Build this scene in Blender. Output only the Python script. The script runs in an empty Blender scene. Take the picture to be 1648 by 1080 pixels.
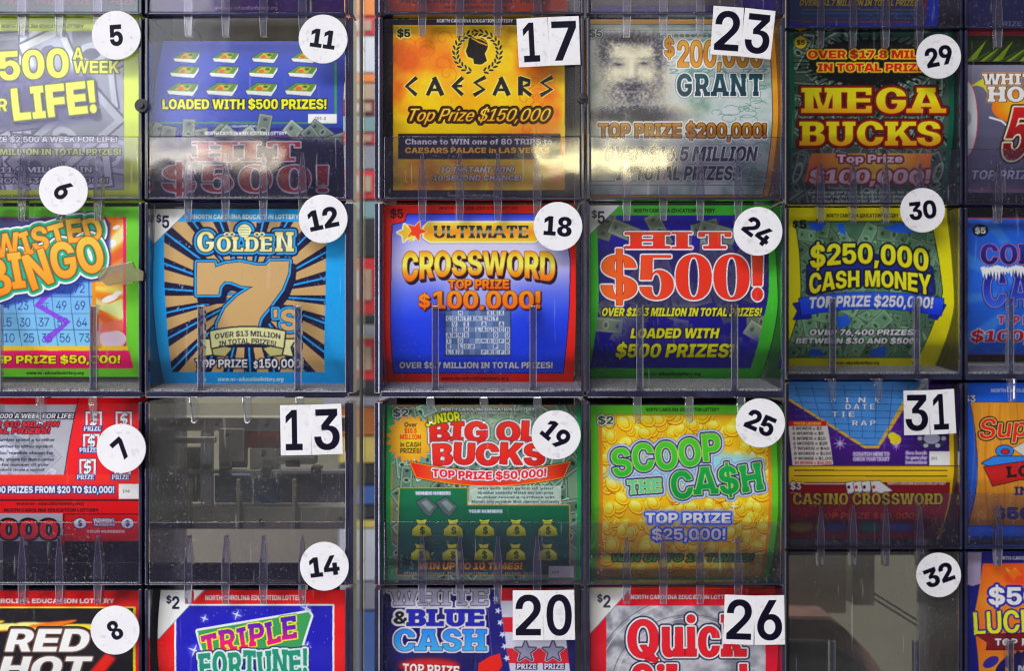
import bpy, bmesh, math, random
import numpy as np

# ------------------------------------------------------------------ camera, light, exposure
sc = bpy.context.scene
PX = 0.00034                     # metres per photo pixel on the front plane of the display
DIST = 2000 * PX                 # camera to front plane
cam_d = bpy.data.cameras.new('camera'); cam = bpy.data.objects.new('camera', cam_d)
sc.collection.objects.link(cam); sc.camera = cam
cam.location = (0, -DIST, 0); cam.rotation_euler = (math.radians(90), 0, 0)
cam_d.sensor_width = 36; cam_d.lens = 36 * 2000 / 1648; cam_d.clip_start = .02; cam_d.clip_end = 20
cam_d.dof.use_dof = True; cam_d.dof.focus_distance = DIST * 1.02; cam_d.dof.aperture_fstop = 9.0
w = bpy.data.worlds.new('World'); sc.world = w; w.use_nodes = True
w.node_tree.nodes['Background'].inputs[0].default_value = (.88, .89, 1.0, 1); w.node_tree.nodes['Background'].inputs[1].default_value = .08
def lamp(name, loc, target, sx, sy, watt, col):
    d = bpy.data.lights.new(name, 'AREA'); d.shape = 'RECTANGLE'; d.size = sx; d.size_y = sy; d.energy = watt; d.color = col
    o = bpy.data.objects.new(name, d); sc.collection.objects.link(o); o.location = loc
    v = [t - l for t, l in zip(target, loc)]
    import mathutils
    o.rotation_euler = mathutils.Vector(v).to_track_quat('-Z', 'Y').to_euler()
    return o
lamp('ceiling_panel_lamp', (-.55, -1.22, .90), (-.08, 0, .0), 1.3, .36, 19.5, (1, .985, .96))
lamp('left_fill_lamp', (-1.20, -1.15, .05), (-.05, 0, 0), .4, 1.0, 9.5, (.96, .98, 1))  # added fill from the left to lift shadows inside the bins
lamp('right_fill_lamp', (1.15, -1.25, -.1), (.05, 0, 0), .4, .9, 1.2, (.96, .98, 1))  # weaker added fill from the right, no window known there
lamp('low_fill_lamp', (-.35, -1.15, -.92), (-.05, 0, 0), 1.1, .4, 11.5, (1, .98, .96))  # added fill from below for the receding lower halves of the tickets
lamp('shop_window_lamp', (-.80, -1.5, .50), (-.2, 0, .1), .55, .36, 2.6, (.95, .97, 1))
lamp('warm_tube_lamp', (.135, -1.2, .270), (.05, 0, .1), .20, .026, .38, (1, .90, .42))
lamp('left_tube_lamp', (-.45, -1.2, .274), (-.16, 0, .1), .20, .022, .16, (1, .90, .62))
lamp('added_veil_lamp', (.21, -1.5, .47), (.06, 0, .15), .24, .30, .26, (1, .97, .84))  # added source whose reflection veils the portrait bin, no doorway known
lamp('back_shelf_lamp', (.10, .20, .85), (.08, .50, 0), 1.3, .2, 15.0, (1, .98, .95))
vs = sc.view_settings; vs.view_transform = 'Standard'; vs.look = 'None'; vs.exposure = 0; vs.gamma = 1
sc.cycles.filter_width = 1.15; sc.cycles.transparent_max_bounces = 40; sc.cycles.max_bounces = 8; sc.cycles.caustics_reflective = False; sc.cycles.caustics_refractive = False

FONT_AL = '#$%&()*+,-./0123456789:;<=>?@ABCDEFGHIJKLMNOPQRSTUVWXYZ[]^_`abcdefghijklmnopqrstuvwxyz{|}~'
FONT_DATA = (
    'A0n2()X)d)h111111001100111111)a)V)V)V,_1_,<1_-i1_/@1_0e)V2()V/a)V/R)V-|.J.Z,c-m.w.@-e-F02-i/d-)13-P0k-C13.-0k-%02-p/d,Z.w-<-e,K.J,|,c*c)V,%)V+6+o+X*u+'
    '6,c+X,]/3,c0&,]/3+o0&*u~~B0_0k)Y)j)t)~1110001000110001000111001000111100010011*D)V)~)V*D1_)~1_-=1_-P1_.,1_.J1_/;1./b1//t020@07/t/P0@/]/t/&0@/2/W.C/x.H'
    '.}-u/8-w.W-h.i-n.W-g.i-m/&-`/=-l/k-60--=07,H0Y,I07+o0Y+q07+00Y+4/X*./x*1.>)V.b)V-A)V-m)V+B*J,4+:-A*J-F+:.9*J-l+:/8+..=+b/8+l.=,(/8,9.=,>.l,t.),_-|-9-`'
    ',q-F-9-F,q+B-9,4,q+B.,,4.K-@.,-:.K-o.,-P.K.T.J-r.].w/%.).|.w/K.)/5.w0(.)/T.*0j-[/z-@0j-:/z+B0j,4/z~~C1X1`)W)|10001000100001100001000100010000110000-k)'
    'J-d)J,a)J,Z)J*}*P*n*G*(,F)k,;*(-Y)k-Y*(.o)k.z*}0d*n0n,a1j,Z1j-k1j-d1j.J1j.O1j/T1G/k1@0I0a0i0O1#/`1F/@1./%1M.Y0./%/4.Y0%/N/0.t/Y01.u/B.~0].S/_.80r.&/n-'
    'k0r-h/n,y0r-6/n+c0&,L/?+%.V,).?+%-Y,)-Y+%,^,),u+c+3,K+v,y*B-6+F-k*B-h+F.8*B.&+F.}*X.R+U/Y+(.t+s0%+f//,@0/,2/4,Y1.,21M,Y1#+T1E+t0I*S0i*e/T)m/k)t.J)J.O)'
    'J~~D171M)X)l)p11110001000111100010001111,r)V-1)V*w)V*y)V*w*J*y+J,l*J-&+J-l*J-d+J/.+5.U+u/i,].{,r/i-[.{-Y/i.Y.{.B/.0$.T/?-q0j-`/k,v0j,}/k*s0j*v/k*s1_*v'
    '1_,|1_-.1_.11_.E1_/o0b080_0g.s19.o0g-[19-Y0g,C19,E/n*T09*V.,)V.H)V+B1_,:1_+B)V,:)V*D)V)~)V*D1_)~1_~~E0#0X)W)b111111111111*D)V)~)V*D1_)~1_/[1_0;1_/[0j0'
    ';/g+B0j,:/g+B.0,:.R/?.0/z.R/?-;/z,a+B-;,:,a+B*J,:+N/[*J0;+N/[)V0;)V~~F/e0=)W)`1111111111*D)V)~)V*D1_)~1_/L1_0)1_/L0j0)/g+B0j,:/g+B.0,:.?/..0/q.?/.-;/q'
    ',N+B-;,:,N+B)V,:)V~~G1a1k)W)~1000100010000110000100010001000111111000-g)J-h)J,a)J,U)J+#*P*i*L*(,F)k,A*(-Y)k-Y*(.o)k.z*~0d*n0n,a1j,Z1j-g1j-d1j.G1j.K1j/'
    'R1E/h1D0H0^0h0X1#/^1E/R1-/%1J.r0./%/..r0%/K/+/+/Y0-.s/K.|0Y.T/c.50r.,/n-g0r-l/n,y0r-8/n+d0&,L/?+%.V,).@+%-Y,)-Y+%,^,),t+d+3,M+u,y*B-:+F-g*B-o+F.J*B.?+'
    'F/S*z.z+`05,&/=,305,h/=,Q0Q,g/h,M.*,g-n,M.*-Z-n.*12-Z1O.*12,f1O,v12+k1O+r0:*>0U*>.d)J.s)J~~H1J1^)W)b111111111111*D)V)~)V*D1_)~1_+B1_,:1_+B.0,:.]/_.0.y'
    '.]/_1_.y1_0]1_161_0])V16)V/_)V.y)V/_-;.y,e+B-;,:,e+B)V,:)V~~I-A.I)W)b111111111111)~)V)o)V)~*J)o+A*z*J*r+A*z0j*r/s)~0j)o/s)~1_)o1_,u1_.01_,u0j.0/s+x0j-'
    './s+x*J-.+A,u*J.0+A,u)V.0)V~~J/Q0))W)h100111100100111100,C)L,a)J+?)L+>)J)|*d)m*o)|+r)m,/)|,>)m,j*z,>+t,j*z+r+t,-*z+-+t+e+e*@,<+>,C*@,]+>,}*@,}+>-i+--E'
    '+e-i+r-E,--i1_-E1_.g1_/]1_.g+r/],*.g*d/]*l-H)L.,)J~~K0Z1`)Y)`)g)k110001111111111111111+%+s+`*e+%-1+`-M+?-N+x-m+s.+,O.R,K.c-%/7,f/#->/W/41_.u1_0N1_1Q1_'
    '-%-{./-O,|-{-x-O*D)V)~)V*D1_)~1_+B1_,:1_+B.o,:/v+B-.,:-X+B,^,:,R+B)V,:)V/@)V/+)V,C-e-/,m,z.O.N.Q0N)V1`)V~~L/Q/z)W)[111111*D)V)~)V*D1_)~1_+B1_,:1_+B*J,'
    ':+N/9*J/g+N/9)V/g)V~~M3+3p)W*)1111000011000011111100001100001111000011000011*D)V)~)V*D1_)~1_+c1_-E1_-g,J.,/.-n,:.5.l.#+g.K-q.7+4.d,n.H*c.x+t.L*T.~+V.8'
    '*T.I+V.=*c.O+t.M+4.d,n.a+g.|-q.s,:/7.l.x,J/?/.0z1_0%1_2=1_3H1_2=)V3H)V1A)V15)V1A.:15,b1A.Q15,{1A/-17-p1C/g1:.t1D0E1</z1E0b1<0I1Q0b1S0I1E0>1I/z1-/X11.u'
    '0s.z0t-r0b.K0^,}0Z.:0U,b.f)V/[)V-x)V-l)V,&.:,p,b+{.K,h,}+i.z,Q-r+R/X,8.u+:0>+z/z+-0b+p0I+=0b,.0I+>0E,./z+?/g,1.t+A/-,4-p+A.Q,6,{+A.:,6,b+A)V,6)V~~N1L1'
    'i)W)r1111000110001111110001100011*D)V)~)V*D1_)~1_+O1_,>1_.n,F.;.N.x,7.G.;/;+`.l-U/^+$/8,g/m*d/I,F/e*Q/1+h/d*l/.,5/b+V/,-@/a,;/*.D/a,J/*.b/a1_/*1_0_1_1'
    'A1_0_)V1A)V/R)V/%)V,U.9-5,R,J.J-%,k,%/,,U-Z+O/~+~.]+20S+e/2+<0k,2/>+?02,6.e+A/2,:-]+B.L,:,i+B.:,:,R+B)V,:)V~~O1t1q)X)f)v100010001000100010001000100010'
    '00-f)J-d)J,_)J,Z)J*~*Q*n*G*(,F)k,;*(-Y)k-Y*(.n)k.z*~0d*n0n,_1j,Z1j-f1j-d1j.l1j.m1j0L0d0X0n1G.n1^.z1G-Y1^-Y1G,F1^,:0L*Q0X*G.l)J.m)J-f*B-d+F.L*B.9+F/b+,'
    '.|+v0I,U/C,v0I-Y/C-Y0I._/C.>/b0-.|/>.L0r.9/n-f0r-d/n,~0r-4/n+i0-,K/>+%._,).>+%-Y,)-Y+%,U,),v+i+,,K+v,~*B-4+F~~P0D0i)W)n111000100011110001000111*D)V)~)'
    'V*D1_)~1_-;1_-J1_.-1_.G1_/B1(/m0{0#/z0W/c0#/50W.o0#.K0W-{/@-B/m,c.),g.G,#-7,g-J,#*q,g+>,#*q-Z+>-r-8-Z-;-r-l-Z-Z-r.Z-}.,.,/&.d.E.S/&/5.E.o/&/b.E/..Z0G.'
    ',/U-l0j-Z/l-80j-;/l+B0j,:/l+B)V,:)V~~Q1t1q)Y)^)n)~1111111110001000100010001000100010001000-?,,,r,V.F,,.V,V/=*v/4+k/Q*Y08*Z0q(m1]({/k(m/f({.u)}.m*+.a*='
    '.%+$-f)J-d)J,_)J,Z)J*~*Q*n*G*(,F)k,;*(-Y)k-Y*(.n)k.z*~0d*n0n,_1j,Z1j-f1j-d1j.l1j.m1j0L0d0X0n1G.n1^.z1G-Y1^-Y1G,F1^,:0L*Q0X*G.l)J.m)J-f*B-d+F.L*B.9+F/b'
    '+,.|+v0I,U/C,v0I-Y/C-Y0I._/C.>/b0-.|/>.L0r.9/n-f0r-d/n,~0r-4/n+i0-,K/>+%._,).>+%-Y,)-Y+%,U,),v+i+,,K+v,~*B-4+F~~R0X0{)X)n)r111000100011110001000111111'
    '1*D)V)~)V*D1_)~1_-D1_-J1_.61_.G1_/K1(/m0{0-/z0W/c0-/50W.o0-.K0W-}/G-A/j,i./,g.@,,-=,g-?,,*v,g+F,,*v-Z+F-p-B-Z-;-p-v-Z-Z-p.d-}.,.+/0.d.E.S/0/5.E.o/0/b.'
    'E/..d0G.,/V-u0j-Z/m-A0j-;/m+B0j,:/m+B)V,:)V/*)V.N)V-.-5,e-8.7-5/$-806)V0n)V~~S0F13)W*.100011000100010001100100010001100100010001100001000-%)J-F)J,-)J,'
    ';)J*f*,*e*+)}+A)v+C)},2)v,:*},2,&,:*}+Y,)+x+M*i,G+M,F*@-#+6-%*@-H+6-]*@-i+6.P*a.>+G.}+?.Y+d.}+g.Y+w.},+.Y,..a,W.@,H-|,z-f,]-F-,-<,e,O-@,N,r+9-[+>-+*1.'
    '^*).>*1/M*)/5*102*)/{*p16*u1/,,1j,F1j,y1j-D1j-j1j.E1j/$12/o10/e0&0]/x/g/;0`/+.j/;.X/+.f0$.U/Q-f0t-w/~,v0t-H/~,F0t-,/~+W0S,Z/n+./w,A/Q+./R,A/?+./5,A/-+'
    'K.f,W.p,1.E-..^,g.8-S.V-_-~.4.K.9-q.t.?/.-K/t-v/b,u0R-A/{,60o,W/{+k0o,,/{++0o+9/8*%0$*(-w)J.N)J~~T0B0q)W)^11111111)o0j)k/g)o1_)k1_0*1_0^1_0*0j0^/g-L0j'
    '.B/g-L)V.B)V,N)V,+)V,N0j,+/g~~U1E1G)W)l1000111100010001111000-N)J-O)J,R)J,I)J+-*4*r*3*@+O)~+S*@,?)~,K*@1_)~1_+>1_,41_+>,F,4,[+>+l,4,:+n*s,S+`,l*B--+A-'
    'N*B-O+A.1*B-r+A/.*s.K+`/^+l.j,9/^,F.j,[/^1_.j1_0[1_0{1_0[,?0{,K0[+N0{+S/p*30,*3.I)J.T)J~~V0n1u)W)d11110011001111,_)V,<)V)a1_)V1_*d1_,(1_,L,j,}.Q,X,E-='
    '-P-%+(-q+K-D*&./*J-+*&-M*J-H+(-f+K-q,E.:-P-},j.U.Q/c1_/K1_0e1_1u1_-i)V/<)V~~W4-5+)W)|11110001100011110001100011111100110011+s)V+d)V)a1_)V1_*`1_,$1_+{,'
    'Y,`.Q,*,6,k-w,:+J-#,f,J*_-7+U,Q*:-?*z,F*:,l*z,N*_,v+U,^+J-/,f,o,6-E-w,y,Y-Q.Q.<1_.81_/G1_0I1_0f,Y10.Q0o,61<-w1$+J1R,f16*_1g+U1=*:1r*z11*:1A*z18*_1J+U1'
    'H+J1^,f1Z,61r-w1c,Y1}.Q3#1_2]1_3~1_5+1_1k)V2y)V0_)V0M)V/8.j/U->/+/@/K-f.p0G/5.}.f0y.~/u.x0y/_/u.n0G/L.}.X/@/6-f.J.j/-->-%)V.4)V~~X0g1l)W)v111111000110'
    '00111111110001100011)c)V)V)V,p.)-&.Q,p-B-&,o)s1_)t1_*~1_,J1_,5/u-*0Y,E/^-:0@,e/.-V/j-).Y-t/8-9.B.%.{-*.B-E.{-:.Y-S/8-Y/.-q/j-{/^.40@.0/u.C0Y/C1_/#1_0L'
    '1_1O1_-O-E.J,{-O.,.J.S0Y)V1l)V/N)V/3)V.&+_.>*z-s+u.3+2-S,F-w+W-6,s-`+|-&-.-S,4-;-.-n,4-,,s-c+|,i,F-K+W,J+u-4+2,:+_-&*z*m)V,-)V~~Y0d1a)W)f1111100110011'
    '111,^)V,W)V,^,u,W,@)a1_)V1_*l1_,01_,I/%-?/E,`.^-L/,-.-r-e.S-C-N-p.:,x-N-R.:-1-r-^.S-[.^-t/,-q/%.$/E/N1_/.1_0Y1_1a1_-[,u.h,@-[)V.h)V~~Z0E0m)W)n11100110'
    '0111111001100111)s)V)o)V)s*F)o+:.-/n,q.i.D00-8/5.t0l.#0(/21/.J0O/=0j.a/g.o0j../g-x0j,~/g-N0j,J/g*(0j)v/g*(1_)v1_0$1_0Q1_0$0n0Q/z+t+Q-R,J+Z+1-2+~+&*K,F'
    '+1*f*++}*e*Z*J+f+N+(*J,>+N+y*J-J+N,F*J-}+N0)*J0T+N0))V0T)V~~00G0|)X)f)v10001000100010001000100010001000,|)J-;)J,+)J,1)J*j*M*]*K*),A)s,?*)-Y)s-Y*).t)s.'
    'u*j0h*]0i,+1j,11j,|1j-;1j-s1j.F1j/40h/u0i/u.t0`.u/u-Y0`-Y/u,A0`,?/4*M/u*K-s)J.F)J,|*>-;+3-Y*>-e+3.O+,.<+h.|,W.T,p.|-Y.T-Y.|.].T.D.O0-.</L-Y0v-e0&,|0v-'
    ';0&,D0v,n0&+M0-,:/L*}.]+~.D*}-Y+~-Y*},W+~,p+M+,,:+h,D*>,n+3~~1/V/j)X)Y)b111111111111*))V)s)V*)*J)s+?/)*J/M+?/))V/M)V-.1_-x1_-.)V-x)V,3)V+h)V,30^+h/`,3'
    '0^+g/`*2/?)y.V*20>)y0J,31_+x1_~~2/s0N)W)v11100010001000110001000100011111*))V)z)V*)*F)z+0,y-#,~-X-L-O-7-j.,.5-d.5.H.t.(.f.H/>.(/*.H/l.(/D.#0R-l/l-;0v-'
    'C0&,h0v-&0&,50v,e0&+I0L,7/g+#/Z+y/1+#/%+y.f*,/%)s.f*,/p)s/a*h1**^1&+y1j,)1j,g1j-(1j-Q1j-y1j.`11/B12/A0(000#/A/A00/5/A.m00.Y.y-u/b-_.3,|.r,n-W,J.@,F+F*'
    'K-$+@+F*J-$+?/E*J02+?/E)V02)V~~30/0e)W)y10001100010001000111111111110001000,u)J-1)J,))J,&)J*k*.*X*:*)+A)s+X*),-)s,B+&,-+},B+&+U+}+}+O*f,=+J,?*=,m+.,s*'
    '=-0+.-H*=-M+..7*e-{+G.a+Q.9+u.a,$.9,6.a,U.9,R.2->-z,z-9-c-I-5,Y-c-(-5+X-c+s-5+X.O+s.G-y0i-M/t-y0j-M/t*Y0j*;/t*Y1_*;1_/71_0%1_/70j0%/},T.4-U-h,T.F-U.8-'
    'U.K.R.A.x-s/k-m/],i0H,k/],$0H,./]+:0H+B.x*+/Z*.-c)J.1)J~~40q11)X)^)d11111111111111*)+R)s+/*),@)s,o-x1_-21_.{1_/C1_+2,G,+,l+2,F,+,k0C,F0p,k0C+R0p+/.4)V'
    '-n)V.4+h-n+_.4,/-n,G.4.Z-n.Y/..Z/u.Y/.)V/u)V~~50(0^)W)}100011000100010001001111111100100001000,q)L-+)J,*)L,1)J*p*,*g*+*,+6)x+@*)+v)s,2+&+v+{,2+++L+{+r'
    '+V*f,;+E,C*@,j+,,q*@-,+,-E*@-J+,.2*m-x+G.Z+`.6+w.Z,6.6,<.Z,i.6,].4-Z-x-4-I.+-J-P,w.+-,-P,:.+,b-P+>-U,,-.+--%,#,n*2-%)~,n*K1_*71_/-1_/o1_/-0j/o/t+A0j,5'
    '/t+/.2,+.X+0.2,,.X+S.W,C.o,N.{-+/+-&.{-S/+-Y.{.*/+.R.V/*.`/4-o/r-w/U,n0A,w/U,70A,B/U+H0A+P.s*2/S*4-_)L.))J~~6/{0[)X)m)}1000100111110001000100010001000'
    '10001000,i)J-2)L+|)J,5)L*h*/*d*3*)+E)s+K*),4)s,;*),l)s,z*c.1*F.3+G/.*n.n-51_,f1_.>1_/,1_+L-l,f..+H-l,3..+R.$,=.<+s.N,].[,M.k-5.r,x.k-[.r-`.k.K.r.m.-/_'
    '.8/M,w0?-)/M,00?,;/M+C0?+K.j*./Q*3-V)J.+)L,i*>-++/-;*>-I+/.(*l-w+I.R+].6+x.R,0.6,;.R,_.6,Y.(-N-w---;-{-I-H,i-{-+-H,;-{,i-H+N-N,:--+$,_+{,Y+$,0+{,;+$+]'
    '+{+x+N*l,:+I,;*>,i+/~~7/h04)W)^11111111*[)V*J)V.;0j-Y/m.;0j-Y/m*)0j)s/m*)1_)s1_/:1_/s1_/:0f/s/t+^)V,b)V~~80(0t)Y)v*+*;10001000110010001000100110001000'
    '10001000100010001000100010001000,m)J-7)J,#)J,6)J*j*$*d*#*)+()s+(*)+d)s+h*),:)s,@*S-1*F-0+@-f+C-`+l-k,#-h+l-k,#-g+3-u+/-s*D.t*..m*D/Z*./V*D08*.08*~16*u'
    '17,-1j,>1j,m1j-71j-Q1j.21j.[16/U18/:080@09/:/Z0@/V/:.u0@.m.K-u/@-s-n-k.J-g-n-k.J-h.?-f/,-`/,-00(-0/U,:0W,@/U+d0W+h/U+(0W+(.q*$/f*#-[)J.8)J,m*>-7*y-C*>'
    '-S*y.1*`.$+5.X+@.=+_.X+h.=+x.X,6.=,7./,w.$,_-A-@-S,v,m-@-7,v,=-@,v,v+O,w,J,_+$,6,1,7+$+h,1+x+$+@,1+^+M*`,J+5,;*>,v*y,m.1-7.O-:.1-Q.O-x.P-y.c.?//.3/+.?'
    '/T.3/C.?/z.3/Z-x0W-y/~-;0w-Q06,m0w-706,D0w,x06+b0W,Q/~+?/z,</Z+?/T,</C+?//,</++b.Q,Q.c,D.1,x.O~~9/{0[)X)m)}100010011111000100010001000100010001000,i1j'
    '-$1h-V1j-}1h.j1*/M1&/M/o0?/j/M/$0?.y/M.I0?.;.p-)/l-%.0,+/D,G,A)V-L)V+9)V+*)V.+-I-K-+..-I.#-+.#-4-v,y-_,f-T,Y-*,J,},C,Z,J,V,C+s,J+g,C*f--*S,}*).>)s.1*)'
    '/))s.y*)/r)s/j*h1+*a1&+|1j,,1h,j0v-,0+,<0v,i0++O0I,;/l+$/X+{/<+$/)+{.y+$.V+{.[+O-f,;.,,<-:,i-m,j-:-,-m-;-:-I-m.(-f-w.,.R.V.6.[.R/).6.y.R/X.6/<.(0I-w/l'
    '-;0v-I0+~~$0F13)X)Y*21111100011000100010001100100010001100100010001100001000,S(D,r(F,S2q,r2o-G2q.$2o-G(D.$(F-%)J-F)J,-)J,;)J*f*,*e*+)}+A)v+C)},2)v,:*}'
    ',2,&,:*}+Y,)+x+M*i,G+M,F*@-#+6-%*@-H+6-]*@-i+6.P*a.>+G.}+?.Y+d.}+g.Y+w.},+.Y,..a,W.@,H-|,z-f,]-F-,-<,e,O-@,N,r+9-[+>-+*1.^*).>*1/M*)/5*102*)/{*p16*u1/'
    ',,1j,F1j,y1j-D1j-j1j.E1j/$12/o10/e0&0]/x/g/;0`/+.j/;.X/+.f0$.U/Q-f0t-w/~,v0t-H/~,F0t-,/~+W0S,Z/n+./w,A/Q+./R,A/?+./5,A/-+K.f,W.p,1.E-..^,g.8-S.V-_-~.4'
    '.K.9-q.t.?/.-K/t-v/b,u0R-A/{,60o,W/{+k0o,,/{++0o+9/8*%0$*(-w)J.N)J~~!,#,V)X)Y)f1111100100100100*C+f*.,.*<1_)v1_+=1_,61_+7+f,#,.*k)N+))M*P)N*Y)M*-)r)x*'
    '.*-*1)x*X*-*K)x+(*P*o*Y+e*k*o+)+e+**o+S+e+M*K,4+(+M*1,4*X+M)r,4*.+*)N+S)M~~,,U,U)W)Y1111*;(&)k&f*g*c*.+&+f*c,.+&*y(&+<&f~~.,U,U)W)b100100100100++)N+()'
    'M*l)N*X)M*H)r)x*.*H*1)x*X*H*K)x+(*l*o*X+e++*o+(+e+E*o+R+e+i*K,4+(+i*1,4*X+i)r,4*.+E)N+R)M~~-0f0f)W)Y1111.v->/&-N.v,J/&+o+E,J+:+o+E->+:-N~~&0@1.)W*<100'
    '01000110001001000100011110001000100010001100100010000110001100,S)L,Z)J+i)L+g)J*Z*%*O*()z+&)m++)z+d)m+d)z,.)m,2*:,l*1,s*}-R*j-M+_.#+5-f,w.{-%.s-0/.-7.}'
    '-I/M-J/8-V/n-Q/M-V0#-Q/V-V0F-Q/h,~0w-80(,V0w,x0(,<0w,g0(+m0`,N/w+S05,A/`+S/t,A/P+S/_,A/;+e/7,X.i,5.Y-&.6,Z.+-C-s0@)V1;)V/5)V/+)V,/-:+m-%+R-~+V->*q.v*}'
    '.&*X/V*V.|*X/u*V/S*X0L*V01++1<+112+|1e,71i,V1e,x1i-01e-Z1i.$1>.X16.R0S/.0<.R0%/./e.R/c/./B.=/+.s._-m.Q.G.(-L.9.&-m+o-%,E,[+B,a,4,O*v,(+u,0*v+c+u+r*v+@'
    "+u+^+C*a,-+?,,*;,Q+0,T*;,i+0-$*;-3+0-s*f-|+S.U+S._,9.y,T/(-6.y-,/(-j/p-,0j-j/p,X0j-*/[+_0O+j/4*s/p*c.s*V/@*@.c*@.d*&.A)w.8)f-3)L-.)J~~',F,g)W)Y1111*]."
    'u*F.B*R1_*51_+J1_,-1_+@.u+w.B~~:,U,U)X)b)n100100100100100100100100++)N+()M*l)N*X)M*H)r)x*.*H*1)x*X*H*K)x+(*l*o*X+e++*o+(+e+E*o+R+e+i*K,4+(+i*1,4*X+i)r'
    ',4*.+E)N+R)M++-f+(,r*l-f*X,r*H..)x-R*H.H)x-}*H.b)x.L*l/+*X/.++/++(/.+E/++R/.+i.b,4.L+i.H,4-}+i..,4-R+E-f+R,r~~=0f0f)X)Y)^11111111*e-M*8-E*e.@*8///W.@0'
    ')///W-M0)-E*e+/*8*V*e+}*8,A/W+}0),A/W+/0)*V~~a/@0&)X)~*51000100001000110001000110001000011111000100011000010001000+~)N+k)M+I)N+6)M*R)r*A)o)~*^)o*W)~+6'
    ')o+1)~+d)o+]*F,A*3,>+%,a*j,f+q,r+W,z,<,w,&,},n,~,T-$-L-)-1-/-e-9-J-@-e-M-J-O-e-Q-J-P-e-o-J-]-I.?-;-m,q.X,|-w,L.X,j-w,(.X,V-w+K.@,:-l+*-r,+-V+(-W,)-G*.'
    '-W**-G*0.-*..&*g.w*j.z+j/G+}/I,L/G,r/I,z/G-R/I-h//.T/1.A.]/8.^.]-y/W-t.]-Q/W-G.])V/W)V-e)V-M)V-e*E-M*D-c*E-K*D-Y*3-:*%-5)h,i)],R)N,1)M,.*>,P*m,b*>,f*m'
    '-G*d-2*}-e+D-L+B-e+f-L+Y-e,L-L,(-`,G-D,$-E,@-4+{,{,8,}+w,N,1,f+s,8,.,W+p+u,+,C+m+?+s,&+_*y+O+r+I*y+2+r+<*y*u+r+/+8*Q,%*w+i*>,?*m~~b/p0Q)X)m)}100011111'
    '111000100010001000100010001000,|)L-k)J,Y)L-H)J+x)`,j)`+D*,,@*.+2*J,4*L+1*J,3*L+1)V,3)V*:)V*%)V*:1_*%1_+31_,51_+3.K,5.T+4.K,6.T+D.i,F.q+w/4,p/8,Y/G-K/I'
    ',|/G-m/I-e/G.S/I.p._/].`/L-?0;-@/L,J0;,K/L+U0;+S.p*6/^*3-e)L.T)J,o*=-0+0-A*=-K+0.+*j-q+L.R+f.),&.R,J.),K.R-/.),o.+.+-q-H-A.W-K-f,o.W-0-f,>.W,p-f+R.&,F'
    '-H+,-*,.,o+,,J,.,K+,+k,.,&+R*n,F+L,>*=,p+0~~c/E0&)W)|10001000100001100001000100010000110000,Z)J,s)J+n)J+z)J*[*5*W*4)z+T)m+S)z,I)m,J)z->)m-@*[._*W.a+n/'
    'I+z/I,Z/I,s/I-,/I-P/I-x/..V/).V.X/B.G.{-r/k-N/%-J/m,w.,-J-f,w.&-b-e---m.--X-H-J.I-E-],x.X-+-g,Z.X,w-g,*.X,]-g+>.(,7-J*t-*,#,p*t,I,#,J*t+i,#,$+>*l,7+J,'
    '**;,]+.,Z*;,w+.,x*;-++.-I*J-E+8-j*g-X+L.#+3-e+i.*+J-f+{/%+J/m+{.{+#/m+H.V*</E*O-x)g.Y)l-,)J-R)J~~d/p0Q)X)m)}100010001000111111110001000100010001000,K)'
    'L,=)J+c)L+T)J*W*6*J*3)z+U)m+S)z,J)m,K)z-?)m-@*W._*K.`+c/G+U/I,K/G,;/I,m/G,^/I-P/4-8/8.&.i-b.q.8.K-r.T.9.K-s.T.91_-s1_/21_0&1_/2)V0&)V.;)V-u)V.;*J-u*L.'
    ':*J-t*L.&*,-h*.-O)`->)`,m)L,`)J,W*=,x+0--*=-8+0-u*n-b+L.@+k-z,&.@,J-z,K.@-*-z,o-u.&-b-H--.W-8-f,W.W,x-f,+.W,^-f+@.+,7-H*t-/,#,o*t,J,#,K*t+f,#,&+@*j,7+'
    'L,+*=,^+0~~e/R0&)W)~1000100010000111111000100011000100011000,Z)J,q)J+j)J+{)J*X*6*X*5)z+U)m+U)z,I)m,J)z-=)m-?*[._*X._+k/I+x/I,U/I,m/I-0/I-N/I.-.}.W.~.k'
    '.4/E.6/1-+/m-//1,I/m,O/1,2/m+v*K,2*L+v*K,z*L-..^,z.o-..9,a-o,v.9-;-o-7-n./-Y-^-).Y-3-s,U.Y,s-s,&.Y,W-s+=./,0-^*r-;+w-7*r,a+w,v*r,=+w+z*r+c+w+^+<*k,2+4'
    ',(*;,[*y,Z*;,y*y-$*;-3*y-^*R-U+).&*|-m+=./+<-s+J/(+</l+J.y*f/b*q.;)u.r)z-9)J-Z)J~~f,{.>)X)Y)k111111000100110010011,h/>.*/>,h.P.*-^)^.P)a-^)^/>)a/>*`)V'
    '*e)V*`0?*e/m*`0f*e0K+%1@+41:+d1_,/1_,31_,t1_,D1_-:1_,c1_-x1_,h1_.*1_,h0q.*/~,c0q-}/~,C0q-]/~,;0q-O/~+u0q-2/~+X0T,u/g+X03,u/I+X)V,u)V~~g/p0Q)X)|*110001'
    '1000100111000100010001000111110001000100010001000,^&7,~&7+~&7,&&7*{&[*n&g*?(G*4(]*9(z*,)3+4(z,0)3+;(^,4)&+a(9,H(o,<(%,i(d,^(%,~(d-G(%-K(d.:(o-t)7.:)V-'
    't)g.:*J-t*[.9*J-t*[.%*,-h*=-O)`-=)q,n)L,`)_,K)L,=)_+c)L+T)_*W*6*J*F)z+U)m+a)z,J)m,Q)z-?)m-C*W._*K.`+c/G+U/I,K/G,;/I,m/G,^/I-P/5-9/6.).h-d.m.:.G-s.R.;.'
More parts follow.
